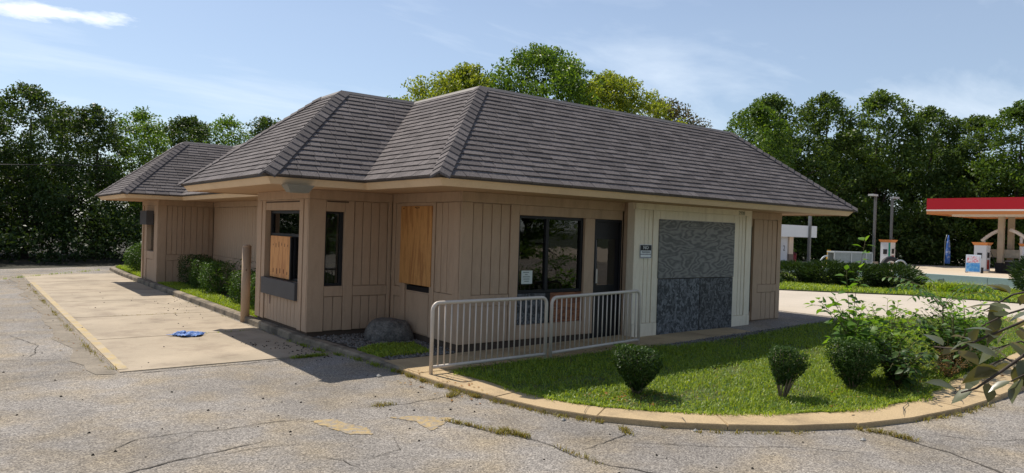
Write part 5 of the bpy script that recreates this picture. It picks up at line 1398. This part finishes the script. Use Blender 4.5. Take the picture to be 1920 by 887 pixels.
# small white building with numbered door
sb = empty('wash_building', (38.5, 19.8, GZ)); tag(sb, 'small white flat roofed building with numbered door seen past the building corner', 'building')
MB().box(-6, 3.15, 0, 6, 0, 2.2).build('wall', mat('wash_white', (.60, .60, .60), .6, .08, 1), sb)
MB().box(-6.5, 6.2, -.5, 6.5, 2.2, 3.05).build('roof_fascia', mat('wash_fascia', (.60, .64, .68), .5, .05, 1), sb)
MB().box(3.16, 3.70, -.12, .4, .95, 2.2).build('pier', mat('wash_pier', (.58, .47, .38), .6), sb); MB().box(3.15, 3.72, -.14, .42, 0, .95).build('pier_base', mat('wash_base', (.16, .12, .10), .7), sb)
dr = MB().box(1.2, 3.0, -.04, -.002, .02, 2.1).build('door', mat('wash_door', (.50, .52, .56), .6, .1, 1), sb)
text_mesh('door_number', '2', .55, M_BLACK, dr, (38.5+2.62, 19.8-.05, GZ+1.36), FRONT, .002)
rb = empty('red_bin', (42.95, 20.2, GZ)); tag(rb, 'dark red bin beside the small white building', 'bin')
mb_ = MB(); mb_.tube([(0, 0, 0), (0, 0, .9)], [.26, .32], 12); mb_.build('barrel', mat('bin_red', (.20, .02, .025), .5), rb, True); mb_ = MB(); mb_.tube([(0, 0, .9), (0, 0, .98), (0, 0, 1.12)], [.34, .34, .1], 12); mb_.build('lid', mat('bin_lid', (.10, .015, .02), .5), rb, True)
# low retaining wall with teal flaking paint
lw = empty('low_wall', (26.15, 0, 0)); tag(lw, 'low concrete wall with flaking teal paint along the verge', 'wall')
M_TEAL = mat('flaking_teal', (.42, .52, .51), .8, .15, .8, 12, .1, col2=(.12, .15, .15), thr=(.60, .64))
for k in range(9):
    MB().box(-.1, .12, -14+k*4+.01, -14+(k+1)*4-.01, -.4, .57).build('wall_panel', M_TEAL, lw)
MB().box(-.16, -.102, -14, 22, -.1, .20).build('kerb_line', M_CWHITE, lw)
# wire cage, hoops, tyre, yellow sign, flag
cg = empty('wire_cage', (31.9, 10.2, GZ), math.radians(-32)); tag(cg, 'grey wire gas bottle cage behind the juniper hedge', 'cage')
M_GALV = mat('galvanised', (.36, .40, .42), .5, .15, 5, metal=.3); M_MESH = mat('cage_panel', (.22, .26, .27), .6, .25, 9)
MB().box(-1.05, 1.05, -.02, .02, .08, 1.38).build('front_panel', M_MESH, cg); MB().box(-1.05, 1.05, .6, .64, .08, 1.38).build('rear_panel', M_MESH, cg); MB().box(-1.08, 1.08, -.04, .68, 1.385, 1.46).build('top', M_GALV, cg)
for x in (-1.06, -.1, .72, 1.06): MB().box(x-.03, x+.03, -.05, -.022, .0, 1.38).build('upright', M_GALV, cg)
MB().box(-1.02, 1.02, -.06, -.052, .86, .92).build('crossbar', M_GALV, cg)
def hoop(label, x, y, rz, w, h):
    p_ = empty('hoop_barrier', (x, y, GZ), rz); tag(p_, label, 'barrier', 'hoop barriers by the cage')
    pts = [(-w, 0, 0), (-w, 0, h*.5)]+[(-w*math.cos(math.pi*k/10), 0, h*.5+h*.5*math.sin(math.pi*k/10)) for k in range(1, 10)]+[(w, 0, h*.5), (w, 0, 0)]
    mb_ = MB(); mb_.tube(pts, .045, 8); mb_.build('hoop', M_GALV, p_, True); MB().box(-w-.12, w+.12, -.12, .12, -.02, .02).build('foot_plate', M_GALV, p_)
hoop('grey hoop barrier at the left end of the wire cage', 33.0, 12.2, -.56, .45, 1.15)
hoop('grey hoop barrier at the right end of the wire cage', 35.1, 9.15, -.56, .42, 1.05)
ty = empty('tyre', (36.6, 10.35, GZ+.62), -.5); tag(ty, 'dark tyre with pale rim standing beside the green striped pump', 'tyre')
bm = bmesh.new()
def torus(name, R_, r_, m_, parent, sx=1.0):
    mb_ = MB(); n1, n2 = 24, 10
    for i in range(n1):
        a = 2*math.pi*i/n1
        for j in range(n2):
            b = 2*math.pi*j/n2; q = R_+r_*math.cos(b); mb_.v.append((q*math.cos(a), sx*r_*math.sin(b), q*math.sin(a)))
    for i in range(n1):
        for j in range(n2): mb_.f.append((i*n2+j, ((i+1) % n1)*n2+j, ((i+1) % n1)*n2+(j+1) % n2, i*n2+(j+1) % n2))
    return mb_.build(name, m_, parent, True)
bm.free()
torus('tread', .48, .14, M_BLACK, ty); torus('rim', .32, .05, M_CWHITE, ty, 1.4)
yf = empty('yellow_sign', (46.6, 19.2, GZ)); tag(yf, 'small yellow standing sign beside the grey light pole', 'sign')
MB().box(-.03, .03, -.32, .32, .1, .85).build('board', mat('sign_yellow', (.60, .36, .04), .5, .3, 5), yf); MB().box(-.03, .03, -.02, .26, .86, 1.30).build('topper', mat('sign_yellow', (.60, .36, .04)), yf); MB().box(-.12, .12, -.34, .34, 0, .1).build('foot', M_BLACK, yf)
ff = empty('feather_flag', (61.3, 16.6, GZ)); tag(ff, 'narrow blue feather flag standing before the dark trees', 'flag')
mb_ = MB(); n_ = 16
for k in range(n_+1):
    t_ = k/n_; z = .35+t_*2.45; w = .42*(1-.8*t_**2.2); mb_.v += [(.04*math.sin(t_*5), -w*.5-.05*t_, z), (.04*math.sin(t_*5+1), w*.5-.05*t_, z)]
for k in range(n_): mb_.f.append((2*k, 2*k+1, 2*k+3, 2*k+2))
fo = mb_.build('flag_cloth', mat('flag_blue', (.03, .10, .36), .7, .2, 1.5, col2=(.35, .42, .6), thr=(.52, .6)), ff, True)
sm = fo.modifiers.new('thickness', 'SOLIDIFY'); sm.thickness = .01
mb_ = MB(); mb_.tube([(0, .24, 0), (0, .22, 2.3), (0, .1, 2.85)], .02, 6); mb_.build('pole', M_GALV, ff, True)
